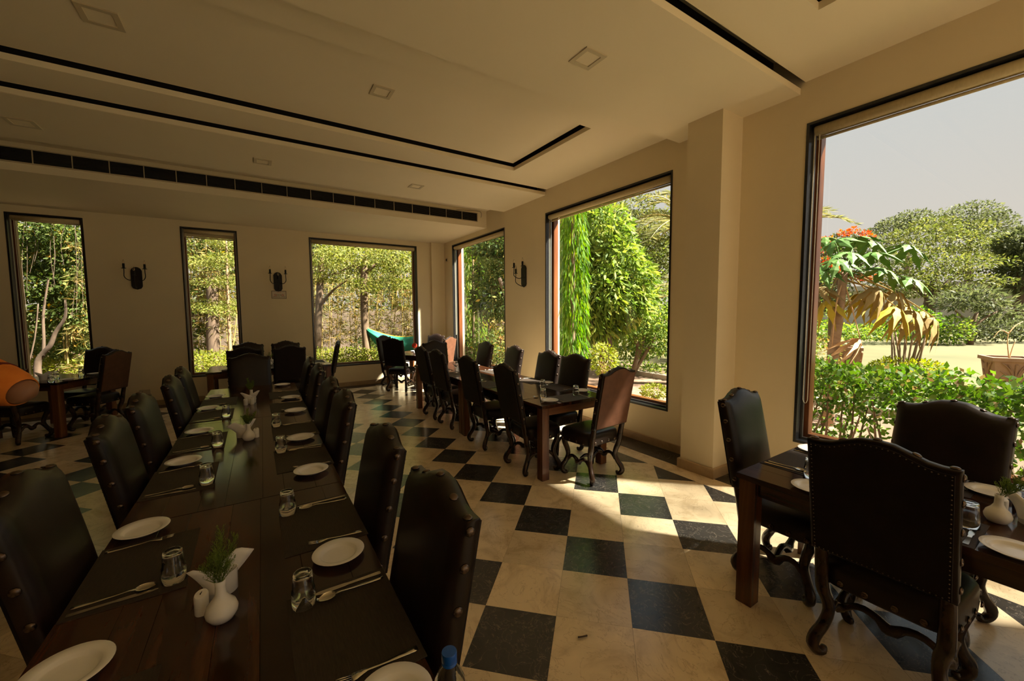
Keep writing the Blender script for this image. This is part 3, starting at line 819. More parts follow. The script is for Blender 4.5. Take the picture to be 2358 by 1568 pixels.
def stud_mesh(r=0.0145):
    m_ = MB().lathe([(r * 1.05, -0.001), (r, 0.0030), (r * 0.72, 0.0062), (r * 0.3, 0.0078)], 10)
    return m_
STUDS = []      # (which, position, normal)
for s_ in (-1, 1):
    for z in (0.60, 0.72, 0.84, 0.955, 1.055):
        STUDS.append(('backrest', (s_ * (HW + 0.001), y_back(z) - TH * 0.48, z), (s_, 0, 0)))
for x in (-0.215, -0.115, 0.0, 0.115, 0.215):
    z = z_top(x); sl2 = (z_top(x + 0.01) - z_top(x - 0.01)) / 0.02
    STUDS.append(('backrest', (x, y_back(z) - TH * 0.45, z + 0.001), (-sl2, 0, 1)))
for x in (-0.19, -0.095, 0.0, 0.095, 0.19):
    STUDS.append(('seat', (x, 0.209, 0.388), (0, 1, 0)))
for x in (-0.14, -0.05, 0.05, 0.14):
    STUDS.append(('seat', (x, -0.198, 0.388), (0, -1, 0)))
for s_ in (-1, 1):
    for y in (-0.12, -0.03, 0.06, 0.15):
        STUDS.append(('seat', (s_ * (0.236 + 0.012 * (y / 0.2)), y, 0.388), (s_, 0, 0)))
CH = dict(seat=make_seat().mesh('seat', M['leather'], True), backrest=make_back().mesh('backrest', M['leather'], True),
          back_panel=make_panel().mesh('back_panel', M['leather_back']), back_panel_shaded=make_panel().mesh('back_panel', M['leather_back_shaded']), tack_trim=make_tacks().mesh('tack_trim', M['tack']),
          stud=stud_mesh().mesh('stud', M['stud'], True))
for nm, sx_, f in (('fl', -1, True), ('fr', 1, True), ('rl', -1, False), ('rr', 1, False)):
    CH['leg_' + nm] = leg_mesh(sx_, f).mesh('leg', M['chair_wood'], True)
CH['sl'] = wavy((-0.19, 0.128, 0.185), (-0.19, -0.170, 0.185)).mesh('side_stretcher', M['chair_wood'], True)
CH['sr'] = wavy((0.19, 0.128, 0.185), (0.19, -0.170, 0.185)).mesh('side_stretcher', M['chair_wood'], True)
CH['sc'] = wavy((-0.185, -0.02, 0.190), (0.185, -0.02, 0.190)).mesh('cross_stretcher', M['chair_wood'], True)
def stud_joined(which):
    m_ = MB()
    for w_, p, nrm in STUDS:
        if w_ != which: continue
        k_ = len(m_.v); m_.lathe([(0.013, -0.001), (0.0115, 0.0035), (0.006, 0.0075)], 7)
        q = Vector(nrm).to_track_quat('Z', 'Y').to_matrix().to_4x4(); q.translation = Vector(p)
        m_.xf(q, k_)
    return m_.mesh('nail_studs', M['stud'], True)
CH['studs_back'] = stud_joined('backrest'); CH['studs_seat'] = stud_joined('seat')
def chair(x, y, face, label, group, near=False):
    tan = 'brown' in label or 'tan' in label  # lit backs keep the brown leather, the others get the shaded copy
    rz = math.atan2(-face[0], face[1])
    e_ = thing('dining_chair', label, 'chair', (x, y, 0), rz, group)
    st = obj('seat', CH['seat'], e_); bk = obj('backrest', CH['backrest'], e_)
    bp = obj('back_panel', CH['back_panel' if tan else 'back_panel_shaded'], e_); bp['label'] = 'plain brown leather outer back' if tan else 'plain leather outer back, darkened for shade'
    obj('tack_trim', CH['tack_trim'], bp)
    for q in ('fl', 'fr', 'rl', 'rr'): obj('leg', CH['leg_' + q], e_)
    obj('side_stretcher', CH['sl'], e_); obj('side_stretcher', CH['sr'], e_); obj('cross_stretcher', CH['sc'], e_)
    if near:
        for w_, p, nrm in STUDS:
            o = obj('stud', CH['stud'], bk if w_ == 'backrest' else st, p)
            o.rotation_euler = Vector(nrm).to_track_quat('Z', 'Y').to_euler()
    else:
        obj('nail_studs', CH['studs_back'], bk); obj('nail_studs', CH['studs_seat'], st)
    return e_
def rot(v, deg):
    a = math.radians(deg); return (v[0] * math.cos(a) - v[1] * math.sin(a), v[0] * math.sin(a) + v[1] * math.cos(a))
ORD = ['nearest the camera', 'second from the camera', 'third from the camera', 'fourth from the camera', 'fifth from the camera', 'farthest from the camera']
for q, (x, y, a) in enumerate([(0.145, 1.195, 0), (0.155, 1.885, -1), (0.160, 2.90, 0), (0.170, 3.54, 1), (0.20, 4.55, 0), (0.20, 5.29, 0)]):
    chair(x, y, rot((-1, 0), a), 'dark leather high back chair on the right of the long table, ' + ORD[q], 'chairs at the long table', True)
for q, (x, y, a) in enumerate([(-0.342, 1.985, 0), (-0.328, 2.87, 1), (-0.322, 3.55, -1), (-0.285, 4.45, 0), (-0.288, 5.11, 0)]):
    chair(x, y, rot((1, 0), a), 'dark leather high back chair on the left of the long table, ' + (ORD[q] if q < 4 else ORD[5]), 'chairs at the long table', True)
chair(-0.065, 5.945, rot((0, -1), 1), 'dark leather chair at the far head of the long table', 'chairs at the long table', True)
for q, (x, y, a) in enumerate([(2.468, 3.42, -6), (2.485, 4.33, -2), (2.50, 5.34, 0), (2.50, 5.965, 0)]):
    chair(x, y, rot((1, 0), a), 'dark chair on the aisle side of the middle table, ' + (ORD[q] if q < 3 else ORD[5]), 'chairs at the middle table', q < 2)
for q, (x, y, a) in enumerate([(2.985, 3.70, 3), (3.0, 4.27, -2), (3.07, 5.24, -4), (3.11, 6.22, 0)]):
    chair(x, y, rot((-1, 0), a), 'dark chair on the window side of the middle table, ' + (ORD[q] if q < 3 else ORD[5]), 'chairs at the middle table', False)
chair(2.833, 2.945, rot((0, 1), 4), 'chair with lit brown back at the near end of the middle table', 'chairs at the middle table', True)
chair(2.80, 6.72, rot((0, -1), -3), 'chair with pale lit front at the far end of the middle table', 'chairs at the middle table')
# corner table
cdir = (0.83, 0.555); sdir = (0.555, -0.83)
chair(2.61, 8.43, (0.72, 0.69), 'chair with shade darkened back turned to the corner table, closest to the aisle', 'chairs at the corner table')
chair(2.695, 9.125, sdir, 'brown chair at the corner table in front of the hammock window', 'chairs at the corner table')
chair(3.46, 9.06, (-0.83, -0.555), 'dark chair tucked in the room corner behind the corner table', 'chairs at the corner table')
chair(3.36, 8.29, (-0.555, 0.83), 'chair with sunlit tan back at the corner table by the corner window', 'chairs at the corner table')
# back table
chair(-0.145, 7.875, (0, 1), 'chair at the back table behind the long table head, left of the near pair', 'chairs at the back table')
chair(0.455, 7.88, rot((0, 1), 4), 'chair at the back table with its back to the camera, right of the near pair', 'chairs at the back table')
chair(-0.106, 8.42, (0, -1), 'chair against the back wall at the back table, left of the far pair', 'chairs at the back table')
chair(0.49, 8.42, (0, -1), 'chair against the back wall at the back table, right of the far pair', 'chairs at the back table')
chair(0.985, 8.20, (-0.987, 0.16), 'chair seen edge on at the right end of the back table', 'chairs at the back table')
# left corner table
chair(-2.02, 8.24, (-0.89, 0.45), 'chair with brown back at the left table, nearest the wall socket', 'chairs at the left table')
chair(-2.256, 8.79, (-0.45, -0.89), 'chair at the left table in front of the leftmost window', 'chairs at the left table')
chair(-2.68, 7.90, (0.45, 0.89), 'chair at the left table behind the orange sleeved arm', 'chairs at the left table')
# right front table
chair(2.435, 0.535, rot((1, 0), 0), 'large chair with shade darkened back in the right foreground, nearest the camera', 'chairs at the right table', True)
chair(3.0, 0.57, rot((-1, 0), -6), 'dark chair on the window side of the right foreground table', 'chairs at the right table', True)
chair(2.745, 1.075, rot((0, -1), 3), 'chair with pale lit front at the far end of the right table by the pier', 'chairs at the right table', True)

# ------------------------------------------------------------------ tables
TT = 0.75
def table(cx, cy, rz, lx, ly, label, group, planks=7):
    e_ = thing('dining_table', label, 'table', (cx, cy, 0), rz, group)
    hx, hy = lx / 2, ly / 2
    wds = [1 + 0.25 * math.sin(3.7 * q + cx * 5 + cy) for q in range(planks)]; sm = sum(wds); x = -hx
    for q in range(planks):
        w_ = lx * wds[q] / sm
        MB().cbox(x + 0.0003, x + w_ - 0.0003, -hy, hy, TT - 0.030, TT, 0.0006).build('plank', M['wood'], e_); x += w_
    for y0 in (-hy + 0.045, hy - 0.067):
        MB().box(-hx + 0.09, hx - 0.09, y0, y0 + 0.022, TT - 0.115, TT - 0.030).build('apron', M['apron'], e_)
    for x0 in (-hx + 0.045, hx - 0.067):
        MB().box(x0, x0 + 0.022, -hy + 0.09, hy - 0.09, TT - 0.115, TT - 0.030).build('apron', M['wood'], e_)
    for sx_ in (-1, 1):
        for sy_ in (-1, 1):
            a, b = sx_ * (hx - 0.012), sx_ * (hx - 0.097); c, d = sy_ * (hy - 0.012), sy_ * (hy - 0.097)
            o = MB().box(min(a, b), max(a, b), min(c, d), max(c, d), 0, TT - 0.030).build('leg', M['wood_leg'], e_)
            smooth_mod(o, 0.003)
    return e_
M['apron'] = wood_mat('sheesham_apron_wood', (0.060, 0.019, 0.008), (0.135, 0.046, 0.016), (0.23, 0.088, 0.030), 0.24, 0.25, 0)
LRZ = -0.0145
def lx_(y): return -0.094 + 0.0145 * (y - 1.5)         # centre line of the long table
G1 = 'long banquet table segments'
table(lx_(1.365), 1.365, LRZ, 0.885, 1.828, 'dark wooden table segment in the left foreground, nearest of the long row', G1)
table(lx_(3.195), 3.195, LRZ, 0.885, 1.822, 'middle wooden table segment of the long row with the green window reflection', G1)
table(lx_(5.02), 5.02, LRZ, 0.885, 1.818, 'far wooden table segment of the long row', G1)
G2 = 'middle tables by the window'
table(2.736, 3.945, 0, 0.90, 1.826, 'reddish wooden table in front of the second large window', G2)
table(2.746, 5.775, 0, 0.90, 1.826, 'wooden table behind the middle table, beside the right wall sconce', G2)
table(2.70, 0.255, 0.005, 0.90, 1.83, 'dark wooden table in the right foreground beside the large window', None)
table(0.235, 8.135, 0.0, 1.79, 0.92, 'wooden table along the back wall behind the long table', None, 9)
table(3.0, 8.68, math.atan2(-0.555, -0.83) + PI / 2 + PI / 2, 0.9, 0.9, 'square wooden table set diagonally in the far corner', None)
table(-2.45, 8.36, math.atan2(0.89, 0.45), 0.9, 0.9, 'square wooden table set diagonally by the leftmost window', None)

# ------------------------------------------------------------------ tableware
def mat_mesh(): return MB().cbox(-0.15, 0.15, -0.22, 0.22, 0, 0.0022, 0.0008)
TW = {}
TW['placemat'] = mat_mesh().mesh('placemat', M['placemat'])
TW['plate'] = MB().lathe([(0.050, 0.0), (0.054, 0.003), (0.062, 0.011), (0.088, 0.0185), (0.0905, 0.0205), (0.0895, 0.0215), (0.067, 0.0170), (0.0635, 0.0155), (0.0575, 0.0080), (0.053, 0.0065), (0.030, 0.0060), (0.004, 0.006)], 40).mesh('plate', M['china'], True)
def tumbler():
    fac = lambda j, i: (0.965 if i % 2 else 1.0) if j in (1, 2, 3, 4) else 1.0
    # inverted tumbler: mouth on the table, thick base on top
    prof = [(0.0335, 0.0), (0.0348, 0.001), (0.0332, 0.052), (0.0312, 0.056), (0.0275, 0.102), (0.0252, 0.106), (0.0210, 0.1055), (0.0190, 0.1035), (0.004, 0.1035)]
    out = prof
    inn = [(0.0040, 0.092), (0.0230, 0.092), (0.0250, 0.089), (0.0292, 0.055), (0.0325, 0.001), (0.0335, 0.0)]
    m_ = MB(); n = 24
    pr = out + inn
    vs = []; fs = []
    for j, (r, z) in enumerate(pr):
        for i in range(n):
            a = 2 * PI * i / n
            f_ = (0.96 if i % 2 else 1.0) if 3 <= j <= 4 else 1
            vs.append((r * f_ * math.cos(a), r * f_ * math.sin(a), z))
    for j in range(len(pr) - 1):
        for i in range(n): fs.append((j * n + i, j * n + (i + 1) % n, (j + 1) * n + (i + 1) % n, (j + 1) * n + i))
    a = len(out) - 1
    # close the two poles with fans
    for j, flip in ((a, False), (a + 1, True)):
        pass
    # drop the ring joining outer pole to inner pole
    fs = [f for f in fs if not (f[0] // n == a)]
    fs.append(tuple(range(a * n, a * n + n))); fs.append(tuple(range((a + 1) * n + n - 1, (a + 1) * n - 1, -1)))
    return m_.add(vs, fs)
TW['glass'] = tumbler().mesh('tumbler', M['glass'], True)
def flat_shape(outline, zf, th=0.0016):
    """outline: list of (y, halfwidth); zf(y) height profile"""
    vs = []; fs = []
    for y, hw in outline:
        z = zf(y)
        vs += [(-hw, y, z + th), (hw, y, z + th), (hw, y, z), (-hw, y, z)]
    for j in range(len(outline) - 1):
        a = j * 4; b = a + 4
        for q in range(4): fs.append((a + q, a + (q + 1) % 4, b + (q + 1) % 4, b + q))
    fs.append((0, 3, 2, 1)); k_ = (len(outline) - 1) * 4; fs.append((k_, k_ + 1, k_ + 2, k_ + 3))
    return vs, fs
def fork_mesh():
    m_ = MB()
    zf = lambda y: 0.002 + 0.006 * max(0, 1 - abs(y - 0.035) / 0.055)
    m_.add(*flat_shape([(-0.100, 0.0085), (-0.09, 0.0095), (-0.05, 0.006), (0.0, 0.0035), (0.03, 0.0038), (0.045, 0.008), (0.058, 0.0115), (0.068, 0.0118)], zf))
    for q in range(4):
        x = -0.0092 + q * 0.00613
        v_, f_ = flat_shape([(0.066, 0.0019), (0.09, 0.0017), (0.103, 0.0010)], lambda y: zf(0.066) + 0.005 * (y - 0.066) / 0.037)
        m_.add([(p[0] + x, p[1], p[2]) for p in v_], f_)
    return m_
def spoon_mesh():
    m_ = MB()
    m_.add(*flat_shape([(-0.100, 0.0085), (-0.09, 0.0095), (-0.05, 0.006), (0.0, 0.0035), (0.035, 0.0035), (0.052, 0.005)], lambda y: 0.002 + 0.006 * max(0, 1 - abs(y - 0.035) / 0.055)))
    n = 16; rows = [(1.0, 0.0075), (0.95, 0.0055), (0.75, 0.003), (0.45, 0.0015), (0.1, 0.001)]
    vs = []; fs = []
    for k_, z in rows:
        for i in range(n):
            a = 2 * PI * i / n; vs.append((0.0205 * k_ * math.cos(a) * (1 - 0.12 * math.sin(a)), 0.077 + 0.029 * k_ * math.sin(a), z + 0.001))
    for j in range(len(rows) - 1):
        for i in range(n): fs.append((j * n + i, j * n + (i + 1) % n, (j + 1) * n + (i + 1) % n, (j + 1) * n + i))
    fs.append(tuple(range((len(rows) - 1) * n, len(rows) * n)))
    m_.add(vs, fs)
    return m_
def knife_mesh():
    vs, fs = flat_shape([(-0.105, 0.007), (-0.10, 0.0085), (-0.02, 0.0062), (0.0, 0.006), (0.012, 0.0085), (0.06, 0.0095), (0.09, 0.008), (0.106, 0.003)], lambda y: 0.001, 0.0024)
    return MB().add(vs, fs)
TW['fork'] = fork_mesh().mesh('fork', M['steel'], True); TW['spoon'] = spoon_mesh().mesh('spoon', M['steel'], True); TW['knife'] = knife_mesh().mesh('knife', M['steel'])
def put(kind, x, y, z, rz, label, cat, group, name=None):
    o = obj(name or kind, TW[kind], None, (x, y, z), rz)
    return tag(o, label, cat, group)
def setting(mx, my, f, where, parts='mpfskg', plate=None, glass=None, jit=0.0):
    """f: unit vector from the diner to the middle of the table"""
    l = (-f[1], f[0])
    rz = math.atan2(-f[0], f[1])
    P_ = lambda a, b: (mx + f[0] * a + l[0] * b, my + f[1] * a + l[1] * b)
    zt = TT + 0.0003; zm = TT + 0.0027
    j = lambda s: random.uniform(-s, s)
    if 'm' in parts: put('placemat', mx, my, zt, rz + PI / 2 * 0 + (0), 'dark woven placemat ' + where, 'placemat', 'woven placemats').rotation_euler = (0, 0, rz + PI / 2 - PI / 2 + math.radians(90))
    if 'p' in parts:
        p = plate or P_(-0.03, 0.295); put('plate', p[0], p[1], zt, j(3), 'white side plate ' + where, 'plate', 'white side plates')
    if 'f' in parts: p = P_(-0.035, 0.185); put('fork', p[0], p[1], zm, rz + j(0.06), 'steel fork ' + where, 'fork', 'steel cutlery')
    if 's' in parts: p = P_(-0.035, -0.160); put('spoon', p[0], p[1], zm, rz + j(0.05), 'steel spoon ' + where, 'spoon', 'steel cutlery')
    if 'k' in parts: p = P_(-0.03, -0.192); put('knife', p[0], p[1], zm, rz + j(0.04), 'steel table knife ' + where, 'knife', 'steel cutlery')
    if 'g' in parts:
        p = glass or P_(0.115, -0.156); put('glass', p[0], p[1], zm, j(3), 'upturned clear tumbler ' + where, 'glass', 'upturned tumblers', 'tumbler')
RO = ['nearest the camera', 'second from the camera', 'third from the camera', 'fourth from the camera', 'fifth from the camera', 'sixth from the camera', 'farthest from the camera']
dr = lambda y: 0.0145 * (y - 1.5)
for q, (my, py, gl) in enumerate([(1.185, (0.235, 0.885), (0.092, 1.354)), (1.88, (0.228, 1.565), (0.091, 2.036)), (2.80, (0.238, 2.505), (0.113, 2.985)), (3.51, (0.247, 3.215), (0.116, 3.690)), (4.44, (0.287, 4.15), None), (5.12, (0.294, 4.83), None)]):
    setting(0.202 + dr(my), my, (-1, 0), 'on the right side of the long table, ' + RO[q], 'mpfskg' if gl else 'mpfsk', py, gl)
put('plate', 0.265, 5.755, TT + 0.0003, 0, 'white side plate on the right side at the far end of the long table', 'plate', 'white side plates')
for q, (my, py, gl) in enumerate([(1.10, (-0.436, 1.405), (-0.268, 0.94)), (1.885, (-0.430, 2.195), (-0.268, 1.728)), (2.785, (-0.398, 3.09), (-0.250, 2.645)), (3.525, (-0.388, 3.825), (-0.246, 3.350)), (4.415, (-0.40, 4.715), (-0.240, 4.27)), (5.055, (-0.387, 5.36), None)]):
    setting(-0.386 + dr(my), my, (1, 0), 'on the left side of the long table, ' + RO[q], 'mpfskg' if gl else 'mpfs', py, gl)
for q, my in enumerate((3.42, 4.33, 5.34, 5.96)):
    if q == 0: setting(2.44, 3.56, (1, 0), 'on the aisle side of the middle table, ' + RO[q], 'sg', None, (2.505, 3.30))
    else: setting(2.44, my, (1, 0), 'on the aisle side of the middle table, ' + RO[q], 'mpfk')
for q, my in enumerate((3.70, 4.27, 5.24, 6.22)):
    setting(3.032, my, (-1, 0), 'on the window side of the middle table, ' + RO[q], 'mpfsk' + ('g' if q == 0 else ''), ((3.085, 3.345) if q == 0 else None), ((2.83, 3.74) if q == 0 else None))
setting(2.765, 3.19, (0, 1), 'at the near end of the middle table', 'mpfskg', (2.475, 3.155), (2.905, 3.245))
put('plate', 3.05, 6.52, TT + 0.0003, 0, 'white side plate at the far end of the middle row of tables', 'plate', 'white side plates')
setting(2.402, 0.50, (1, 0), 'in front of the large dark foreground chair', 'mpfskg', (2.335, 0.835), (2.470, 0.330))
setting(2.402, -0.11, (1, 0), 'at the bottom right corner of the picture', 'mpf', (2.335, 0.192))
setting(3.0, 0.60, (-1, 0), 'on the window side of the right foreground table', 'mpfk', (3.0, 0.335))
setting(2.72, 1.015, (0, -1), 'at the far end of the right foreground table', 'mpfskg', (2.985, 1.065), (2.505, 0.905))
put('glass', 2.905, 0.225, TT + 0.0003, 0, 'upturned clear tumbler behind the napkin cup on the right table', 'glass', 'upturned tumblers', 'tumbler')
put('plate', -0.41, 7.80, TT + 0.0003, 0, 'white side plate on the left half of the back table', 'plate', 'white side plates')
put('plate', 0.92, 7.82, TT + 0.0003, 0, 'white side plate on the right end of the back table', 'plate', 'white side plates')
put('placemat', 0.93, 8.26, TT + 0.0003, 0, 'dark woven placemat at the right end of the back table', 'placemat', 'woven placemats')
put('glass', 0.80, 8.42, TT + 0.0027, 0, 'upturned tumbler at the right of the pair on the back table', 'glass', 'upturned tumblers', 'tumbler')
put('glass', 0.62, 8.40, TT + 0.0003, 0, 'upturned tumbler at the left of the pair on the back table', 'glass', 'upturned tumblers', 'tumbler')
put('plate', -2.20, 7.965, TT + 0.0003, 0, 'white side plate at the near corner of the left table', 'plate', 'white side plates')
put('plate', -2.06, 8.50, TT + 0.0003, 0, 'white side plate by the chair at the leftmost window', 'plate', 'white side plates')
put('glass', -2.345, 7.90, TT + 0.0003, 0, 'upturned tumbler in front of the napkin cup on the left table', 'glass', 'upturned tumblers', 'tumbler')
put('glass', -2.20, 8.47, TT + 0.0003, 0, 'upturned tumbler near the right corner of the left table', 'glass', 'upturned tumblers', 'tumbler')
put('glass', -2.41, 8.30, TT + 0.0003, 0, 'upturned tumbler behind the napkin cup on the left table', 'glass', 'upturned tumblers', 'tumbler')
put('fork', -2.42, 7.93, TT + 0.0003, 1.0, 'steel fork near the tumbler on the left table', 'fork', 'steel cutlery')
put('plate', 3.10, 9.00, TT + 0.0003, 0, 'white side plate behind the red flower on the corner table', 'plate', 'white side plates')
put('plate', 2.62, 8.66, TT + 0.0003, 0, 'white side plate on the left corner of the corner table', 'plate', 'white side plates')
put('glass', 3.0, 8.40, TT + 0.0003, 0, 'upturned tumbler beside the red flower vase', 'glass', 'upturned tumblers', 'tumbler')

# vase, sprig, napkin cup, napkins, shakers
TW['vase'] = MB().lathe([(0.020, 0), (0.030, 0.004), (0.040, 0.020), (0.042, 0.032), (0.036, 0.050), (0.022, 0.066), (0.0145, 0.080), (0.0130, 0.105), (0.0150, 0.122), (0.0125, 0.122), (0.0105, 0.105), (0.0105, 0.085)], 28, cap1=True).mesh('bud_vase', M['china_bright'], True)
TW['cup'] = MB().lathe([(0.043, 0), (0.046, 0.003), (0.048, 0.068), (0.0495, 0.074), (0.0475, 0.074), (0.045, 0.068), (0.043, 0.01)], 28, sx=1.0, sy=0.62).mesh('napkin_cup', M['china_bright'], 45)
def shaker():
    m_ = MB(); n = 24; vs = []; fs = []
    rows = [(0.0175, 0, 0), (0.0185, 0.003, 0), (0.0185, 0.058, 0.30), (0.0165, 0.062, 0.30), (0.004, 0.063, 0.3)]
    for r, z, sl2 in rows:
        for i in range(n):
            a = 2 * PI * i / n; vs.append((r * math.cos(a), r * math.sin(a), z + r * math.cos(a) * sl2))
    for j in range(len(rows) - 1):
        for i in range(n): fs.append((j * n + i, j * n + (i + 1) % n, (j + 1) * n + (i + 1) % n, (j + 1) * n + i))
    fs.append(tuple(range(n - 1, -1, -1))); fs.append(tuple(range((len(rows) - 1) * n, len(rows) * n)))
    return m_.add(vs, fs)
TW['shaker'] = shaker().mesh('salt_shaker', M['china_bright'], 40)
hm = MB()
for q in range(3): hm.box(-0.001 + (q - 1) * 0.004, 0.001 + (q - 1) * 0.004, -0.001, 0.001, 0.062, 0.0655)
me_holes = hm.mesh('holes', M['hole'])
def napkin_mesh(seed):
    rg = random.Random(seed); vs = []; fs = []; nu, nv = 7, 6
    lean = rg.uniform(0.5, 1.0)
    for side, dz in ((0, 0.0), (1, 0.005)):
        for a in range(nu):
            for b in range(nv):
                u = a / (nu - 1); v_ = b / (nv - 1)
                z = 0.02 + v_ * (0.098 - 0.055 * abs(u - (0.9 if seed % 2 else 0.55)))
                x = (u - 0.5) * (0.052 + 0.046 * v_) + 0.045 * lean * v_ ** 1.5
                y = 0.012 * math.sin(PI * u) + 0.010 * math.sin(2.4 * u + 3 * v_) + dz
                vs.append((x, y, z))
    g = lambda s, a, b: s * nu * nv + a * nv + b
    for a in range(nu - 1):
        for b in range(nv - 1):
            fs.append((g(0, a, b), g(0, a + 1, b), g(0, a + 1, b + 1), g(0, a, b + 1)))
            fs.append((g(1, a, b), g(1, a, b + 1), g(1, a + 1, b + 1), g(1, a + 1, b)))
    for a in range(nu - 1):
        fs.append((g(0, a, nv - 1), g(0, a + 1, nv - 1), g(1, a + 1, nv - 1), g(1, a, nv - 1)))
    for b in range(nv - 1):
        fs.append((g(0, 0, b), g(0, 0, b + 1), g(1, 0, b + 1), g(1, 0, b))); fs.append((g(0, nu - 1, b), g(1, nu - 1, b), g(1, nu - 1, b + 1), g(0, nu - 1, b + 1)))
    return MB().add(vs, fs)
NAP = [napkin_mesh(s_).mesh('napkin', M['napkin'], True) for s_ in (1, 2, 3)]
def sprig_mesh(seed, h=0.11, lean=(0, 0), n_main=6):
    rg = random.Random(seed); m_ = MB(); L_ = []
    for b in range(n_main):
        a = 2 * PI * b / n_main + rg.uniform(-.4, .4); sp = 0.0 if b == 0 else rg.uniform(0.25, 0.62); hh = h * (1.0 if b == 0 else rg.uniform(0.45, 0.8))
        d = Vector((math.cos(a) * sp + lean[0], math.sin(a) * sp + lean[1], 1)).normalized()
        p0 = Vector((0, 0, -0.02)); p1 = p0 + d * (hh + 0.02)
        m_.tube([p0, (p0 + p1) / 2, p1], [0.0012, 0.001, 0.0006], 4)
        for t in np.linspace(0.25, 1, 16):
            q = p0 + (p1 - p0) * t
            for s_ in range(3):
                aa = rg.uniform(0, 2 * PI); dd = (Vector((math.cos(aa), math.sin(aa), 0.75)) + d * 0.7).normalized(); ll = (0.030 * (1.15 - t) + 0.008) * h / 0.11
                m_.tube([q, q + dd * ll], [0.0006, 0.0003], 3)
                for k_ in range(6):
                    w_ = q + dd * ll * (k_ + 1) / 6
                    bb = rg.uniform(0, 2 * PI); e2 = (Vector((math.cos(bb), math.sin(bb), 0.6)) + dd).normalized() * 0.0075
                    sd = e2.cross(Vector((0.3, 0.2, 1))).normalized() * 0.0011
                    L_.append((w_, w_ + e2 * 0.5 + sd, w_ + e2, w_ + e2 * 0.5 - sd))
    for l in L_: m_.add(l, [(0, 1, 2, 3)])
    return m_
SPR = [sprig_mesh(4, 0.150, (0.05, 0), 7).mesh('sprig', M['sprig']), sprig_mesh(9, 0.105).mesh('sprig', M['sprig']), sprig_mesh(14, 0.125, (0.55, 0.1), 5).mesh('sprig', M['sprig']), sprig_mesh(23, 0.14, (-0.5, 0.25), 5).mesh('sprig', M['sprig'])]
def centrepiece(v, cups, shk, where, sp=0, z=TT + 0.0003, sprig=True):
    tag(obj('bud_vase', TW['vase'], None, (v[0], v[1], z)), 'small white bulb shaped vase ' + where, 'vase', 'white bud vases')
    if sprig:
        tag(obj('green_sprig', SPR[sp], None, (v[0], v[1], z + 0.118), sp * 0.9), 'feathery green sprig in the vase ' + where, 'sprig', 'green sprigs')
    for q, (x, y, a) in enumerate(cups):
        tag(obj('napkin_cup', TW['cup'], None, (x, y, z), a), 'white oval napkin cup ' + where, 'cup', 'white napkin cups')
        for k_, (dx, dy, da) in enumerate(((-0.012, -0.006, PI), (0.010, 0.008, 0.1))):
            wx, wy = x + dx * math.cos(a) - dy * math.sin(a), y + dx * math.sin(a) + dy * math.cos(a)
            tag(obj('paper_napkin', NAP[(q + k_ + sp) % 3], None, (wx, wy, z + 0.004), a + da), '%s paper napkin in the cup %s' % ('left' if k_ == 0 else 'right', where), 'napkin', 'folded paper napkins')
    for q, (x, y, a) in enumerate(shk):
        e_ = thing('salt_shaker', '%swhite shaker %s' % ('left ' if len(shk) > 1 and q == 0 else 'right ' if len(shk) > 1 else '', where), 'shaker', (x, y, z), a, 'white shakers')
        obj('body', TW['shaker'], e_); obj('pour_holes', me_holes, e_)
centrepiece((-0.119, 1.425), [(-0.128, 1.560, 0.35)], [(-0.172, 1.488, 1.2)], 'on the near segment of the long table', 0)
centrepiece((-0.067, 3.40), [(-0.100, 3.520, 0.3)], [(-0.022, 3.455, 1.0)], 'on the middle segment of the long table', 1)
centrepiece((-0.055, 4.90), [(-0.062, 4.820, 0.2)], [(-0.105, 4.735, 0.9), (-0.050, 4.745, 0.9)], 'on the far segment of the long table', 2)
centrepiece((2.628, 0.270), [(2.705, 0.185, 0.9)], [(2.77, 0.275, 0.3)], 'on the right foreground table', 3)
centrepiece((0.20, 8.12), [(0.27, 8.20, 0.2)], [], 'on the back table', 1)
tag(obj('napkin_cup', TW['cup'], None, (-2.50, 8.20, TT + 0.0003), 0.6), 'white oval napkin cup on the left table', 'cup', 'white napkin cups')
for k_, da in ((0, PI), (1, 0.1)):
    tag(obj('paper_napkin', NAP[k_], None, (-2.50 + (0.012 if k_ else -0.012), 8.20, TT + 0.004), 0.6 + da), 'folded paper napkin leaning %s in the cup on the left table' % ('right' if k_ else 'left'), 'napkin', 'folded paper napkins')
# hibiscus in the corner table vase
centrepiece((2.925, 8.46), [], [(2.99, 8.56, 0)], 'on the diagonal corner table', 0, sprig=False)
fl = thing('red_flower', 'red hibiscus bloom in the vase on the corner table', 'flower', (2.925, 8.46, TT + 0.12))
MB().tube([(0, 0, -0.03), (0.002, -0.005, 0.03), (-0.01, -0.03, 0.06)], 0.0025, 5).build('stem', M['sprig'], fl)
fc = Vector((-0.02, -0.035, 0.07)); fn = Vector((-0.35, -0.9, 0.25)).normalized(); fu = fn.cross(Vector((0, 0, 1))).normalized(); fv = fu.cross(fn)
for q in range(5):
    a = 2 * PI * q / 5; vs = []
    for t, wd, lift in ((0.0, 0.004, 0), (0.35, 0.022, 0.012), (0.7, 0.034, 0.016), (1.0, 0.022, 0.004)):
        rd = fu * math.cos(a) + fv * math.sin(a); tg = -fu * math.sin(a) + fv * math.cos(a)
        c = fc + rd * 0.055 * t + fn * lift
        vs += [c - tg * wd - fn * 0.004, c + fn * 0.003, c + tg * wd - fn * 0.004]
    fs = []
    for j in range(3): fs += [(j * 3, j * 3 + 1, j * 3 + 4, j * 3 + 3), (j * 3 + 1, j * 3 + 2, j * 3 + 5, j * 3 + 4)]
    MB().add(vs, fs).build('petal', M['petal'], fl, True)
MB().tube([fc, fc + fn * 0.045], [0.003, 0.0022], 5).build('stamen', M['hammock_edge'], fl)
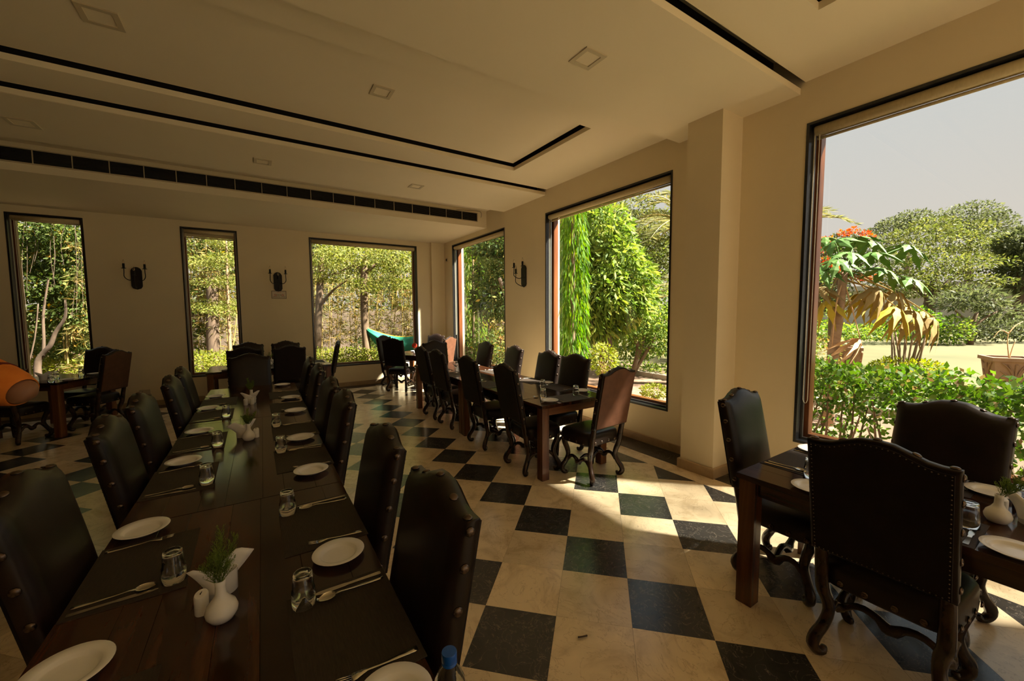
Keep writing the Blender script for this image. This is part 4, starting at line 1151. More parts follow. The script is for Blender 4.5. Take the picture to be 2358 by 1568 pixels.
# stemmed glass
TW['wine'] = MB().lathe([(0.034, 0), (0.034, 0.002), (0.006, 0.006), (0.004, 0.02), (0.004, 0.075), (0.010, 0.088), (0.030, 0.110), (0.036, 0.140), (0.032, 0.175), (0.031, 0.175), (0.035, 0.140), (0.029, 0.112), (0.008, 0.092)], 24).mesh('wine_glass', M['glass'], 50)
tag(obj('wine_glass', TW['wine'], None, (2.51, 5.47, TT + 0.0003)), 'clear stemmed glass on the far middle table', 'glass')
# water bottle at the bottom edge
bt = thing('water_bottle', 'clear plastic water bottle with blue cap at the bottom of the picture', 'bottle', (0.306, 0.722, TT + 0.0003))
MB().lathe([(0.026, 0), (0.032, 0.004), (0.034, 0.015), (0.033, 0.05), (0.034, 0.085), (0.0345, 0.125), (0.031, 0.155), (0.021, 0.178), (0.0135, 0.190), (0.0128, 0.205), (0.0118, 0.205), (0.0125, 0.190), (0.0200, 0.176), (0.030, 0.154), (0.0335, 0.125), (0.033, 0.085), (0.032, 0.05), (0.033, 0.016), (0.025, 0.003)], 32).build('body', M['bottle'], bt, 60)
MB().lathe([(0.0155, 0.192), (0.0155, 0.196), (0.0148, 0.197), (0.0155, 0.198), (0.0158, 0.214), (0.0150, 0.217), (0.004, 0.2175)], 28).build('cap', M['blue_cap'], bt, 40)
# a dry twig left on the floor
tag(MB().tube(smooth_path([at_ax(1331, 1467, 2, 0.006), at_ax(1340, 1466, 2, 0.010), at_ax(1352, 1463, 2, 0.006)], 3), 0.004, 5).build('dry_twig', M['bark_dark']), 'short dry brown twig lying on the light marble floor', 'twig')
# ------------------------------------------------------------------ the garden outside
GZ = -0.15
struct(MB().add([(-40, -45, GZ - 0.01), (90, -45, GZ - 0.01), (90, 70, GZ - 0.01), (-40, 70, GZ - 0.01)], [(0, 1, 2, 3)]).build('ground', M['soil']))
struct(MB().add([(7.2, -30, GZ), (60, -30, GZ), (60, 40, GZ), (13.0, 16, GZ), (10.8, 7.4, GZ), (7.2, 2.6, GZ)], [(0, 1, 2, 3, 4, 5)]).build('lawn', M['lawn']))
struct(MB().box(XR + WT, 7.2, -14, 2.6, GZ - 0.02, GZ + 0.002).build('terrace', M['terrace']))
def unit(a): return a / np.maximum(1e-9, np.linalg.norm(a, axis=1, keepdims=True))
def leaf_obj(name, P, D, Lg, asp, mat, parent, fold=0.25, roll=None):
    n = len(P)
    Lg = np.broadcast_to(np.asarray(Lg, float), (n,))[:, None]
    R_ = rng.normal(size=(n, 3))
    if roll is not None: R_ = R_ * 0.35 + np.asarray(roll)
    D = unit(D); Sd = unit(np.cross(D, R_)); Nn = np.cross(Sd, D)
    wd = Lg * asp * 0.5
    V = np.stack([P, P + D * Lg * 0.42 + Sd * wd + Nn * wd * fold, P + D * Lg, P + D * Lg * 0.42 - Sd * wd + Nn * wd * fold], 1).reshape(-1, 3)
    me = bpy.data.meshes.new(name)
    me.vertices.add(4 * n); me.vertices.foreach_set('co', V.astype(np.float32).ravel())
    me.loops.add(4 * n); me.loops.foreach_set('vertex_index', np.arange(4 * n, dtype=np.int32))
    me.polygons.add(n); me.polygons.foreach_set('loop_start', np.arange(0, 4 * n, 4, dtype=np.int32))
    me.materials.append(mat)
    me.update(calc_edges=True); me.validate()
    return obj(name, me, parent)
def blob_pts(c, r, n, shell=0.5):
    u = unit(rng.normal(size=(n, 3)))
    q = rng.uniform(shell ** 3, 1, n) ** (1 / 3)
    return np.asarray(c) + u * q[:, None] * np.asarray(r), u
def crown(parent, blobs, ln, asp, mat, droop=0.3, shell=0.45, name='foliage', jit=0.3):
    """blobs: list of (centre, (rx,ry,rz), count)"""
    Ps, Ds = [], []
    for c, r, n in blobs:
        p, u = blob_pts(c, r, n, shell)
        d = u * 0.9 + rng.normal(size=(n, 3)) * 0.6 + np.array([0, 0, -droop])
        Ps.append(p); Ds.append(d)
    P = np.concatenate(Ps); D = np.concatenate(Ds)
    Lg = ln * rng.uniform(1 - jit, 1 + jit, len(P))
    o = leaf_obj(name, P - np.asarray(parent.location), D, Lg, asp, mat, parent)
    o['kind'] = 'stuff'
    return o
def trunk(parent, pts, r, mat, name='trunk', n=8, k=3):
    sp = smooth_path([Vector(p) - parent.location for p in pts], k)
    return MB().tube(sp, lerp_list(r, len(sp)), n).build(name, mat, parent, True)
def A(px, py, d): return np.array(at(px, py, d))
def gnd(p): return (p[0], p[1], GZ)
def plant(name, label, cat, p, group=None): return thing(name, label, cat, (float(p[0]), float(p[1]), GZ), 0, group)

# --- hedge under the large right window
hg = plant('hedge', 'clipped leafy green hedge outside the large right window', 'hedge', (5.5, -0.3))
ns = 110; stems = MB()
for q in range(ns):
    y = rng.uniform(-3.2, 2.55); x = rng.uniform(5.25, 5.75)
    a = Vector((x, y, GZ)); b = a + Vector((rng.uniform(-.2, .2), rng.uniform(-.3, .3), rng.uniform(0.55, 0.95))); mpt = (a + b) / 2 + Vector((rng.uniform(-.1, .1), rng.uniform(-.1, .1), 0))
    stems.tube([a - hg.location, mpt - hg.location, b - hg.location], [0.016, 0.012, 0.006], 5)
stems.build('stems', M['bark'], hg)
n = 15500
P = np.stack([rng.uniform(5.12, 5.88, n), rng.uniform(-3.3, 2.6, n), np.minimum(1.08, 0.30 + 0.74 * rng.beta(2.2, 1.25, n))], 1)
P[:, 2] += 0.03 * np.sin(P[:, 1] * 7) + rng.uniform(-.03, .05, n)
m_low = rng.uniform(size=n) < 0.22
P[m_low, 2] = rng.uniform(-0.1, 0.35, m_low.sum())
D = rng.normal(size=(n, 3)) * 0.7 + np.array([-0.2, 0, 0.35])
o = leaf_obj('foliage', P - np.array(hg.location), D, rng.uniform(0.05, 0.09, n), 0.55, M['leaf_hedge'], hg); o['kind'] = 'stuff'

# --- papaya tree
pb = A(1915, 840, 6.2)
pa = plant('papaya_tree', 'papaya tree with lobed green leaves and yellow drooping ones', 'tree', pb)
top = A(1943, 628, 6.2)
trunk(pa, [(pb[0] - 0.05, pb[1], GZ), pb, A(1930, 740, 6.2), top], [0.085, 0.075, 0.062, 0.052], M['bark_pale'])
def papaya_leaf(size, droop, seed):
    rg = random.Random(seed); vs = [(0, 0, 0)]; fs = []; nl = 7
    for i in range(nl):
        a = -2.35 + 4.7 * i / (nl - 1); ln_ = size * (1.0 - 0.30 * abs(a) / 2.35) * rg.uniform(0.9, 1.08)
        d = (math.cos(a), math.sin(a)); s_ = (-d[1], d[0])
        def pt(t, w):
            r_ = ln_ * t
            return (d[0] * r_ + s_[0] * w * size, d[1] * r_ + s_[1] * w * size, -droop * size * t ** 1.7 + (0.03 * size if w == 0 else 0) + rg.uniform(-.015, .015) * size)
        k_ = len(vs)
        vs += [pt(0.30, -0.12), pt(0.30, 0.12), pt(0.44, -0.085), pt(0.44, 0.085), pt(0.60, -0.15), pt(0.60, 0.15), pt(0.74, -0.07), pt(0.74, 0.07), pt(1.0, 0), pt(0.3, 0), pt(0.45, 0), pt(0.62, 0), pt(0.75, 0)]
        fs += [(0, k_, k_ + 9), (0, k_ + 9, k_ + 1)]
        for a_, b_, c_, d_ in ((0, 2, 10, 9), (9, 10, 3, 1), (2, 4, 11, 10), (10, 11, 5, 3), (4, 6, 12, 11), (11, 12, 7, 5)): fs.append((k_ + a_, k_ + b_, k_ + c_, k_ + d_))
        fs += [(k_ + 6, k_ + 8, k_ + 12), (k_ + 12, k_ + 8, k_ + 7)]
    return MB().add(vs, fs)
PL = [(1921, 553, 0.0, 'g', .36), (1956, 580, -0.25, 'g', .34), (2005, 556, 0.2, 'g', .33), (2012, 582, -0.2, 'g', .34), (2090, 566, 0.15, 'g', .36), (2036, 620, -0.3, 'g', .34), (2098, 640, 0.0, 'g', .33), (1900, 546, 0.3, 'g', .34), (1888, 615, -0.3, 'g', .32), (1975, 548, 0.4, 'g', .32), (1930, 598, -0.4, 'g', .30),
      (2022, 660, -0.2, 'w', .32), (2061, 668, 0.1, 'w', .32), (1976, 676, 0.3, 'y', .30), (2006, 684, 0.2, 'y', .30), (2063, 706, -0.2, 'y', .34), (2100, 712, 0.0, 'w', .36), (2085, 700, 0.3, 'y', .30), (2150, 730, 0.0, 'w', .32), (2128, 716, 0.25, 'y', .32), (1905, 690, 0.0, 'y', .30), (1886, 660, 0.2, 'w', .30)]
for q, (px, py, dd, kd, sz) in enumerate(PL):
    c = Vector(A(px, py, 6.2 + dd)); droop = {'g': 0.5, 'y': 1.25, 'w': 1.35}[kd]
    mt = M[{'g': 'leaf_papaya', 'y': 'leaf_yellow', 'w': 'leaf_wilt'}[kd]]
    o = papaya_leaf(sz * (1.3 if kd == 'g' else 1.15), droop, q).build('leaf', mt, pa, False)
    out = (c - Vector(top)); out.z = 0
    o.location = c - pa.location; o.rotation_euler = (random.uniform(-.3, .3), random.uniform(0.0, 0.5) if kd == 'g' else 0.5, math.atan2(out.y, out.x))
    if kd != 'g': o['label'] = 'yellow drooping leaf' if kd == 'y' else 'wilted curling leaf'
for q, (px, py, dd, kd, sz) in enumerate(PL):
    c = Vector(A(px, py, 6.2 + dd)); t0 = Vector(top) + Vector((0, 0, random.uniform(-.12, .05)))
    trunk(pa, [t0, (t0 + c) / 2 + Vector((0, 0, 0.07)), c], [0.012, 0.010, 0.007], M['leaf_papaya'] if kd == 'g' else M['leaf_wilt'], 'stalk', 5, 2)
dl = Vector(A(1981, 780, 6.0))
trunk(pa, [Vector(top) - Vector((0, 0, .1)), Vector(A(1962, 710, 6.1)), dl], [0.012, 0.010, 0.007], M['dry'], 'dead_stalk', 5, 3)
trunk(pa, [Vector(top) - Vector((0, 0, .1)), Vector(A(1926, 700, 6.1)), Vector(A(1916, 800, 6.1))], [0.010, 0.009, 0.006], M['dry'], 'dead_stalk', 5, 3)
o = papaya_leaf(0.26, 2.2, 77).build('dead_leaf', M['dry'], pa); o.location = dl - pa.location; o.rotation_euler = (0.6, 0.9, 0.4)

# --- planters on the lawn
def planter(p, wt, wb, h, label, rz):
    e_ = thing('garden_planter', label, 'planter', (p[0], p[1], GZ), rz, 'square clay planters')
    m_ = MB(); t, b = wt / 2, wb / 2
    m_.add([(-b, -b, 0), (b, -b, 0), (b, b, 0), (-b, b, 0), (-t, -t, h), (t, -t, h), (t, t, h), (-t, t, h)], [(0, 3, 2, 1), (0, 1, 5, 4), (1, 2, 6, 5), (2, 3, 7, 6), (3, 0, 4, 7)])
    m_.build('body', M['terracotta'], e_)
    r_ = MB(); k_ = t + 0.03
    for a, b2, c, d in ((-k_, k_, -k_, -t + 0.03), (-k_, k_, t - 0.03, k_), (-k_, -t + 0.03, -t + 0.03, t - 0.03), (t - 0.03, k_, -t + 0.03, t - 0.03)): r_.box(a, b2, c, d, h - 0.07, h)
    r_.build('rim', M['terracotta'], e_)
    MB().box(-t + 0.03, t - 0.03, -t + 0.03, t - 0.03, h - 0.10, h - 0.03).build('soil', M['soil'], e_)
    # carved leaf relief on the four sides
    for s_ in range(4):
        rl = MB(); a0 = Matrix.Rotation(s_ * PI / 2, 4, 'Z')
        def on(x, zz, dp=0.014):
            f_ = zz / h; y = -(b + (t - b) * f_) - dp
            return Vector((x * (b + (t - b) * f_) / t, y, zz))
        rl.tube([on(0, 0.1 * h), on(0, 0.5 * h), on(0, 0.85 * h)], [0.03, 0.022, 0.03], 5, flat=0.6)
        for sg_ in (-1, 1):
            for z0, x1, z1 in ((0.2, 0.55, 0.45), (0.35, 0.75, 0.68), (0.5, 0.7, 0.88), (0.45, 0.4, 0.85)):
                rl.tube(smooth_path([on(0, z0 * h), on(sg_ * x1 * t * 0.5, (z0 + z1) / 2 * h + 0.05), on(sg_ * x1 * t, z1 * h)], 3), [0.022] * 3 + [0.02, 0.018, 0.014, 0.008], 5, flat=0.6)
        rl.xf(a0); rl.build('relief', M['terracotta'], e_)
    return e_
p1 = A(2322, 850, 8.0)
pt1 = planter(p1, 0.60, 0.42, 0.84, 'carved square clay planter with a dry plant on the lawn', 0.45)
p2 = A(1950, 820, 9.6)
planter(p2, 0.52, 0.4, 0.92, 'cracked clay planter behind the papaya trunk', 0.3)
dp = plant('dry_shrub', 'bare dry branching plant growing in the carved planter', 'plant', p1)
b0 = Vector((p1[0], p1[1], GZ + 0.80))
bm_ = [(b0, A(2320, 790, 8), A(2322, 765, 8)), (A(2322, 768, 8), A(2305, 760, 8), A(2288, 776, 8)), (A(2322, 768, 8), A(2338, 750, 8), A(2356, 740, 8)), (b0, A(2332, 800, 8), A(2338, 785, 8))]
for a, b, c in bm_: trunk(dp, [a, b, c], [0.014, 0.010, 0.005], M['dry'], 'branch', 5, 3)

# --- topiary bush on the lawn
tp = A(2086, 870, 8.0)
tb = plant('topiary_bush', 'trimmed bush with bare stem bundle between two leafy tiers', 'bush', tp)
cb = A(2086, 850, 8.0); cc = A(2096, 765, 8.0)
for q in range(16):
    a = 2 * PI * q / 16; r_ = 0.08 + 0.05 * (q % 3)
    trunk(tb, [(cb[0] + math.cos(a) * r_, cb[1] + math.sin(a) * r_, GZ), (cb[0] + math.cos(a) * r_ * 1.1, cb[1] + math.sin(a) * r_ * 1.1, cb[2]), (cc[0] + math.cos(a) * 0.28, cc[1] + math.sin(a) * 0.28, cc[2] + 0.1)], [0.022, 0.018, 0.012], M['bark'], 'stem', 5, 2)
crown(tb, [(cb, (0.58, 0.58, 0.22), 1500)], 0.07, 0.5, M['leaf_lime'], 0.1, 0.6)
crown(tb, [(cc + np.array([0, 0, 0.22]), (0.45, 0.45, 0.32), 700)], 0.07, 0.5, M['leaf_hedge'], 0.2, 0.5)
sh = plant('low_shrub', 'small brown leaved shrub left of the papaya trunk', 'bush', A(1886, 830, 7.4))
crown(sh, [(A(1888, 815, 7.4), (0.35, 0.35, 0.35), 600)], 0.06, 0.5, M['leaf_bamboo'], 0.1)

# --- far side of the lawn
fh = plant('far_hedge', 'low clipped hedge along the far edge of the lawn', 'hedge', A(1990, 770, 21))
crown(fh, [(A(1900 + 45 * q, 764, 21), (1.0, 1.3, 0.42), 420) for q in range(6)], 0.16, 0.6, M['leaf_mango'], 0)
fs_ = plant('round_shrub', 'round dark green shrub at the far edge of the lawn', 'bush', A(2185, 765, 20))
crown(fs_, [(A(2185, 760, 20), (0.9, 0.9, 0.75), 900)], 0.15, 0.55, M['leaf_mango'], 0)
fs_ = plant('shrub_row', 'dark shrubs below the pale house on the right', 'bush', A(2310, 765, 21))
crown(fs_, [(A(2250 + 45 * q, 757, 21), (0.8, 1.0, 0.6), 500) for q in range(5)], 0.16, 0.55, M['leaf_far'], 0)
hs_ = thing('garden_house', 'long low pale house behind the lawn trees', 'building', (44, 5, GZ))
MB().box(0, 5, -14, 16, 0, 3.35).build('wall', M['house'], hs_)
MB().box(-0.8, 6, -14.5, 16.5, 3.35, 3.75).build('roof', M['house_roof'], hs_)
for y in (-9, -4, 1.0, 2.6, 6, 10): MB().box(-0.35, 0, y - 0.3, y + 0.3, 0, 3.35).build('pillar', M['house'], hs_)
def tree(name, label, base, tr, tr_r, blobs, ln, asp, mat, bark, droop=0.2, group=None, shell=0.45, extra=()):
    e_ = plant(name, label, 'tree', base, group)
    trunk(e_, tr, tr_r, bark)
    for b_, r_ in extra: trunk(e_, b_, r_, bark, 'branch', 6, 3)
    crown(e_, blobs, ln, asp, mat, droop, shell)
    return e_
GT = 'trees around the lawn'
b0 = A(2140, 765, 25)
tree('acacia_tree', 'wide layered acacia tree across the lawn', b0, [gnd(b0), A(2140, 700, 25), A(2160, 620, 25)], [0.35, 0.28, 0.12],
     [(A(x, y, 25 + d), (rx, rx, rz), n) for x, y, d, rx, rz, n in ((2120, 540, 0, 1.9, .45, 900), (2200, 560, 1, 2.4, .5, 1100), (2080, 590, 0, 2.0, .45, 900), (2160, 610, -1, 2.6, .5, 1200), (2250, 610, 0, 2.4, .5, 1100), (2060, 640, 0, 1.9, .4, 800), (2200, 650, -1, 2.4, .4, 1000), (2280, 570, 1, 2.0, .5, 800), (2120, 670, 0, 2.0, .4, 700), (2150, 515, 1, 1.2, .4, 500), (2230, 525, 1, 1.4, .4, 500))], 0.19, 0.5, M['leaf_acacia'], M['bark_dark'], 0.1, GT,
     extra=[([A(2140, 690, 25), A(2080, 640, 25), A(2060, 620, 25)], [.14, .09, .04]), ([A(2145, 680, 25), A(2220, 620, 25), A(2270, 590, 25)], [.14, .09, .04])])
for lab, x0, y0, d, bl in (('tall dark tree behind the acacia, left of the skyline gap', 2090, 530, 38, ((2080, 540, 1.9, 1.6), (2100, 510, 1.4, .9), (2050, 530, 1.2, 1.0))),
                           ('tall dark tree crowning the skyline behind the acacia', 2230, 520, 40, ((2200, 515, 2.0, 1.4), (2240, 495, 1.8, 1.0), (2280, 520, 1.6, 1.2), (2250, 550, 2.4, 1.8), (2310, 560, 1.2, 1.2))),
                           ('dark tree at the right edge of the large window', 2350, 580, 24, ((2345, 560, 1.3, 1.2), (2365, 600, 1.6, 1.6), (2340, 640, 1.4, 1.2), (2380, 560, 1.5, 1.5)))):
    b0 = A(x0, 765, d)
    tree('tall_tree', lab, b0, [gnd(b0), A(x0, 650, d), A(x0, y0 + 20, d)], [0.35, 0.3, 0.12], [(A(px, py, d), (rx * d / 32, rx * d / 32, rz * d / 32), int(650 * rx)) for px, py, rx, rz in bl], 0.26, 0.5, M['leaf_far'], M['bark_dark'], 0.15, GT)
b0 = A(2235, 770, 20)
tree('frangipani_tree', 'spreading frangipani tree in front of the pale house', b0, [gnd(b0), A(2240, 745, 20), A(2250, 720, 20)], [.14, .10, .06],
     [(A(2200, 695, 20), (.9, .9, .35), 320), (A(2260, 690, 20), (1.1, 1.1, .4), 420), (A(2300, 715, 20), (.9, .9, .35), 320), (A(2240, 675, 20), (1, 1, .3), 300)], 0.28, 0.3, M['leaf_far'], M['bark'], 0.0, GT,
     extra=[([A(2240, 750, 20), A(2210, 725, 20), A(2190, 705, 20)], [.07, .05, .03]), ([A(2242, 750, 20), A(2280, 725, 20), A(2305, 715, 20)], [.07, .05, .03])])
b0 = A(1920, 780, 12)
rt = tree('flame_tree', 'leafy tree with red blossoms behind the papaya', b0, [gnd(b0), A(1920, 700, 12), A(1930, 620, 12)], [.14, .11, .05],
     [(A(x, y, 12), (.55, .55, .45), 380) for x, y in ((1900, 580), (1940, 570), (1985, 565), (1900, 640), (1960, 620), (2010, 600), (1930, 690), (1880, 690))], 0.13, 0.4, M['leaf_far'], M['bark'], 0.2, GT)
crown(rt, [(A(x, y, 11.6), (.14, .14, .09), 60) for x, y in ((1945, 536), (1965, 530), (1990, 540), (2000, 548), (1905, 552), (1900, 600), (1912, 610), (1990, 640), (2005, 636), (1985, 560), (1890, 575), (1925, 618))], 0.08, 0.6, M['flower_red'], 0, name='blossom')
e_ = plant('sun_filter_tree', 'added unseen tree filtering the sun through the large window', 'tree', (9.2, -3.6))  # out of view tree added to thin the sun patch indoors
trunk(e_, [(9.2, -3.6, GZ), (9.0, -3.5, 3.0), (8.2, -2.9, 6.0)], [.25, .2, .1], M['bark_dark'])
crown(e_, [((7.7 + random.uniform(-1.6, 1.6), -3.0 + random.uniform(-2.2, 2.0), 7.6 + random.uniform(-.6, .9)), (1.1, 1.1, .5), 250) for q in range(20)], 0.16, 0.4, M['leaf_acacia'], 0.2, 0.1)
# --- palms
def palm(label, c, n_f, ln, seed, hgt_base):
    rg = random.Random(seed)
    e_ = plant('date_palm', label, 'palm', c, 'date palms')
    trunk(e_, [gnd(c), (c[0], c[1], c[2] * 0.5), tuple(c)], [0.20, 0.17, 0.16], M['bark_dark'])
    for q in range(n_f):
        a = 2 * PI * q / n_f + rg.uniform(-.2, .2); el = rg.uniform(0.1, 1.1); L_ = ln * rg.uniform(.85, 1.1)
        d = Vector((math.cos(a) * math.cos(el), math.sin(a) * math.cos(el), math.sin(el)))
        pts = [Vector(c) + d * L_ * t + Vector((0, 0, -0.75 * L_ * t * t * 0.75)) for t in np.linspace(0, 1, 9)]
        f_ = trunk(e_, pts, [0.02, 0.016, 0.004], M['bamboo'], 'frond', 5, 2)
        P, D = [], []
        sp = smooth_path(pts, 6)
        for k_ in range(4, len(sp) - 1):
            tg = (sp[k_ + 1] - sp[k_ - 1]).normalized(); sd = tg.cross(Vector((0, 0, 1))).normalized()
            for s_ in (-1, 1):
                P.append(np.array(sp[k_] - e_.location)); D.append(np.array(sd * s_ * 0.9 + tg * 0.75 + Vector((0, 0, rg.uniform(-.1, .35)))))
        o = leaf_obj('leaflets', np.array(P), np.array(D), rng.uniform(0.34, 0.46, len(P)) * min(1, ln / 2.4), 0.09, M['leaf_palm'], f_, 0.1); o['kind'] = 'stuff'
    return e_
palm('date palm with fronds reaching into the second window from the right', A(1585, 520, 12.5), 20, 2.6, 3, 0)
palm('date palm whose frond tips show at the left edge of the large window', A(1835, 520, 13.5), 16, 1.7, 5, 0)
palm('lower date palm beside the leafy mango tree', A(1600, 690, 9.6), 12, 1.5, 8, 0)

# --- outside the second window: mango, weeping ashoka, paving
b0 = A(1395, 830, 8.6)
tree('mango_tree', 'large mango tree with glossy drooping leaves outside the second window', b0, [gnd(b0), A(1395, 740, 8.6), A(1390, 640, 8.6)], [.16, .13, .07],
     [(A(x, y, 8.6 + d), (r_, r_, r_ * .9), int(2300 * r_)) for x, y, d, r_ in ((1345, 510, .3, .62), (1385, 530, 0, .66), (1330, 590, .2, .6), (1410, 600, -.1, .66), (1445, 640, 0, .6), (1390, 670, -.2, .66), (1350, 690, 0, .6), (1440, 700, 0, .55), (1465, 690, .2, .42), (1360, 740, 0, .5), (1400, 740, .2, .45))], 0.17, 0.30, M['leaf_mango'], M['bark_dark'], 0.75, None, 0.5)
b0 = A(1455, 835, 11)
tree('dense_shrub_tree', 'dark bushy tree with bare forked stems beside the path', b0, [gnd(b0), A(1470, 800, 11), A(1450, 760, 11)], [.08, .06, .04],
     [(A(x, y, 11 + d), (.75, .75, .5), 800) for x, y, d in ((1420, 745, 0), (1470, 750, .2), (1520, 740, 0), (1530, 690, .4), (1500, 785, .5), (1440, 790, .5), (1550, 780, 0))], 0.12, 0.42, M['leaf_mango'], M['bark'], 0.3, None, 0.4,
     extra=[([gnd(b0), A(1500, 790, 11), A(1520, 750, 11)], [.06, .045, .02]), ([gnd(b0), A(1480, 790, 11), A(1490, 740, 11)], [.05, .04, .02])])
b0 = A(1480, 800, 15)
tree('feathery_tree', 'pale feathery tree behind the mango in the second window', b0, [gnd(b0), A(1480, 700, 15), A(1480, 600, 15)], [.2, .16, .08],
     [(A(x, y, 15 + d), (1.1, 1.1, .6), 1000) for x, y, d in ((1440, 480, 0), (1480, 520, 0), (1500, 580, 0), (1450, 560, .4), (1530, 520, 0), (1460, 640, 0), (1520, 640, 0), (1550, 590, 0), (1400, 500, 1))], 0.14, 0.4, M['leaf_acacia'], M['bark_dark'], 0.1, None)
def weeping(label, px, y0, y1, d, r_px, n, mat, seed):
    b0 = A(px, 860, d)
    e_ = plant('weeping_ashoka', label, 'tree', b0, 'weeping ashoka trees')
    tp_ = A(px, y0, d)
    trunk(e_, [gnd(b0), (b0[0], b0[1], 1.5), (b0[0], b0[1], tp_[2] - 0.1)], [0.06, 0.05, 0.015], M['bark'])
    zs = np.linspace(A(px, y1, d)[2], tp_[2], n)
    rr = r_px * d / F_PX
    a = rng.uniform(0, 2 * PI, n); q = rng.uniform(0.25, 1, n) ** 0.5 * rr * (0.55 + 0.45 * np.sin(np.linspace(0.6, 2.9, n)))
    P = np.stack([b0[0] + np.cos(a) * q, b0[1] + np.sin(a) * q, zs], 1)
    D = np.stack([np.cos(a) * 0.25, np.sin(a) * 0.25, -np.ones(n)], 1) + rng.normal(size=(n, 3)) * 0.16
    o = leaf_obj('foliage', P - np.array(e_.location), D, rng.uniform(0.16, 0.26, n), 0.15, mat, e_, 0.4); o['kind'] = 'stuff'
weeping('bright green weeping ashoka at the left of the second window', 1318, 440, 850, 7.2, 36, 1900, M['leaf_ashoka'], 1)
weeping('weeping ashoka with thin trunk in the corner window', 1092, 545, 830, 12.6, 34, 1500, M['leaf_ashoka'], 2)
weeping('weeping ashoka partly hidden behind the corner window frame', 1074, 600, 830, 13.8, 22, 800, M['leaf_mango'], 3)
tb2 = plant('round_topiary', 'small round yellow green topiary by the brick path', 'bush', A(1388, 860, 7.4))
crown(tb2, [(A(1388, 826, 7.4), (.27, .27, .29), 900)], 0.06, 0.5, M['leaf_lime'], 0.2, 0.6)
for q in range(5): trunk(tb2, [A(1384 + q * 2, 870, 7.4), A(1384 + q * 2, 850, 7.4), A(1376 + q * 6, 830, 7.4)], [.012, .010, .006], M['dry'], 'stem', 5, 2)
sb = plant('small_bush', 'little lime green bush just outside the second window', 'bush', A(1506, 925, 5.6))
crown(sb, [(A(1506, 900, 5.6), (.19, .19, .10), 700)], 0.035, 0.5, M['leaf_lime'], 0, 0.5)
sbb = A(1506, 926, 5.6)
for q in range(7): trunk(sb, [(sbb[0], sbb[1], GZ), tuple(sbb), A(1495 + 4 * q, 908, 5.6)], [.009, .007, .004], M['bark'], 'stem', 4, 2)
lh = plant('low_border', 'low lime green border plants under the second window', 'hedge', (4.95, 4.1))
nn = 2600; P = np.stack([rng.uniform(4.75, 5.15, nn), rng.uniform(2.9, 5.6, nn), rng.uniform(GZ, 0.10, nn)], 1)
o = leaf_obj('foliage', P - np.array(lh.location), rng.normal(size=(nn, 3)) * .6 + np.array([0, 0, .8]), 0.05, 0.5, M['leaf_lime'], lh); o['kind'] = 'stuff'
# brick path
path = struct(MB().box(5.35, 8.9, -1.0, 12.0, GZ - 0.05, GZ + 0.004).build('brick_path', M['soil']))
bmesh_ = MB().cbox(-0.112, 0.112, -0.047, 0.047, 0, 0.012, 0.003)
me_b = bmesh_.mesh('brick', M['paver'])
bricks = []
yy = 2.4; r_i = 0
while yy < 10.5:
    xx = 5.46 + (0.115 if r_i % 2 else 0)
    while xx < 8.8: bricks.append((xx, yy)); xx += 0.232
    yy += 0.1; r_i += 1
seen = sorted([(in_view(x, y, GZ, 0), x, y) for x, y in bricks if in_view(x, y, GZ, 0) and 1440 < (CXP + F_PX * (Vector((x, y, GZ)) - CAM).dot(RIGHT) / (Vector((x, y, GZ)) - CAM).dot(FWD)) < 1560])[:300]
ss = set((x, y) for _, x, y in seen); rb = MB()
for x, y in bricks:
    if (x, y) in ss: obj('brick', me_b, path, (x, y, GZ + 0.002))
    else:
        k_ = len(rb.v); rb.cbox(x - 0.112, x + 0.112, y - 0.047, y + 0.047, GZ + 0.002, GZ + 0.014, 0.003)
tag(rb.build('brick_field', M['paver'], path), kind='stuff')
kb = thing('path_kerb', 'pale stone kerb along the far side of the brick path', 'kerb', (8.95, 5.5, GZ))
for q in range(12): MB().cbox(-0.07, 0.07, -4.2 + q * 0.7, -3.51 + q * 0.7, 0, 0.14, 0.01).build('kerb_stone', M['kerb'], kb)
gc = plant('ground_cover', 'low dark ground cover plants behind the path kerb', 'plant', (9.8, 7.0))
crown(gc, [((9.7, 4.5 + q * 0.9, GZ + 0.05), (.7, .7, .22), 420) for q in range(8)], 0.09, 0.5, M['leaf_mango'], 0)

# --- outside the corner window
b0 = A(1178, 820, 10.6)
tree('shade_tree', 'dark overhanging tree at the right of the corner window', b0, [gnd(b0), A(1176, 720, 10.6), A(1150, 640, 10.6)], [.12, .1, .05],
     [(A(x, y, 10.6 + d), (.62, .62, .55), 750) for x, y, d in ((1150, 565, 0.3), (1125, 560, .9), (1165, 620, 0.5), (1138, 640, .6), (1158, 690, 0.4), (1132, 690, 1.0), (1185, 560, 0.3))], 0.15, 0.45, M['leaf_dark'], M['bark_dark'], 0.35, None, 0.4)
b0 = A(1120, 810, 15)
tree('yellowing_tree', 'sunlit yellowish trees behind the corner window', b0, [gnd(b0), A(1120, 740, 15), A(1120, 660, 15)], [.16, .12, .06],
     [(A(x, y, 15 + d), (1.2, 1.2, .9), 700) for x, y, d in ((1080, 600, 0), (1120, 600, 0), (1140, 660, 0), (1090, 700, 0), (1140, 740, 0), (1160, 780, 0), (1070, 760, 1), (1100, 560, 1), (1160, 560, 1))], 0.20, 0.45, M['leaf_bamboo'], M['bark_dark'], 0.2, None)
cg = plant('mixed_shrubs', 'shrubs growing below the corner window', 'bush', A(1120, 830, 12.2))
crown(cg, [(A(x, y, 12.2 + d), (.55, .55, .45), 500) for x, y, d in ((1080, 810, 0), (1115, 815, 0), (1150, 790, 0), (1150, 830, -.5), (1175, 820, -1))], 0.10, 0.45, M['leaf_creeper'], 0.1)
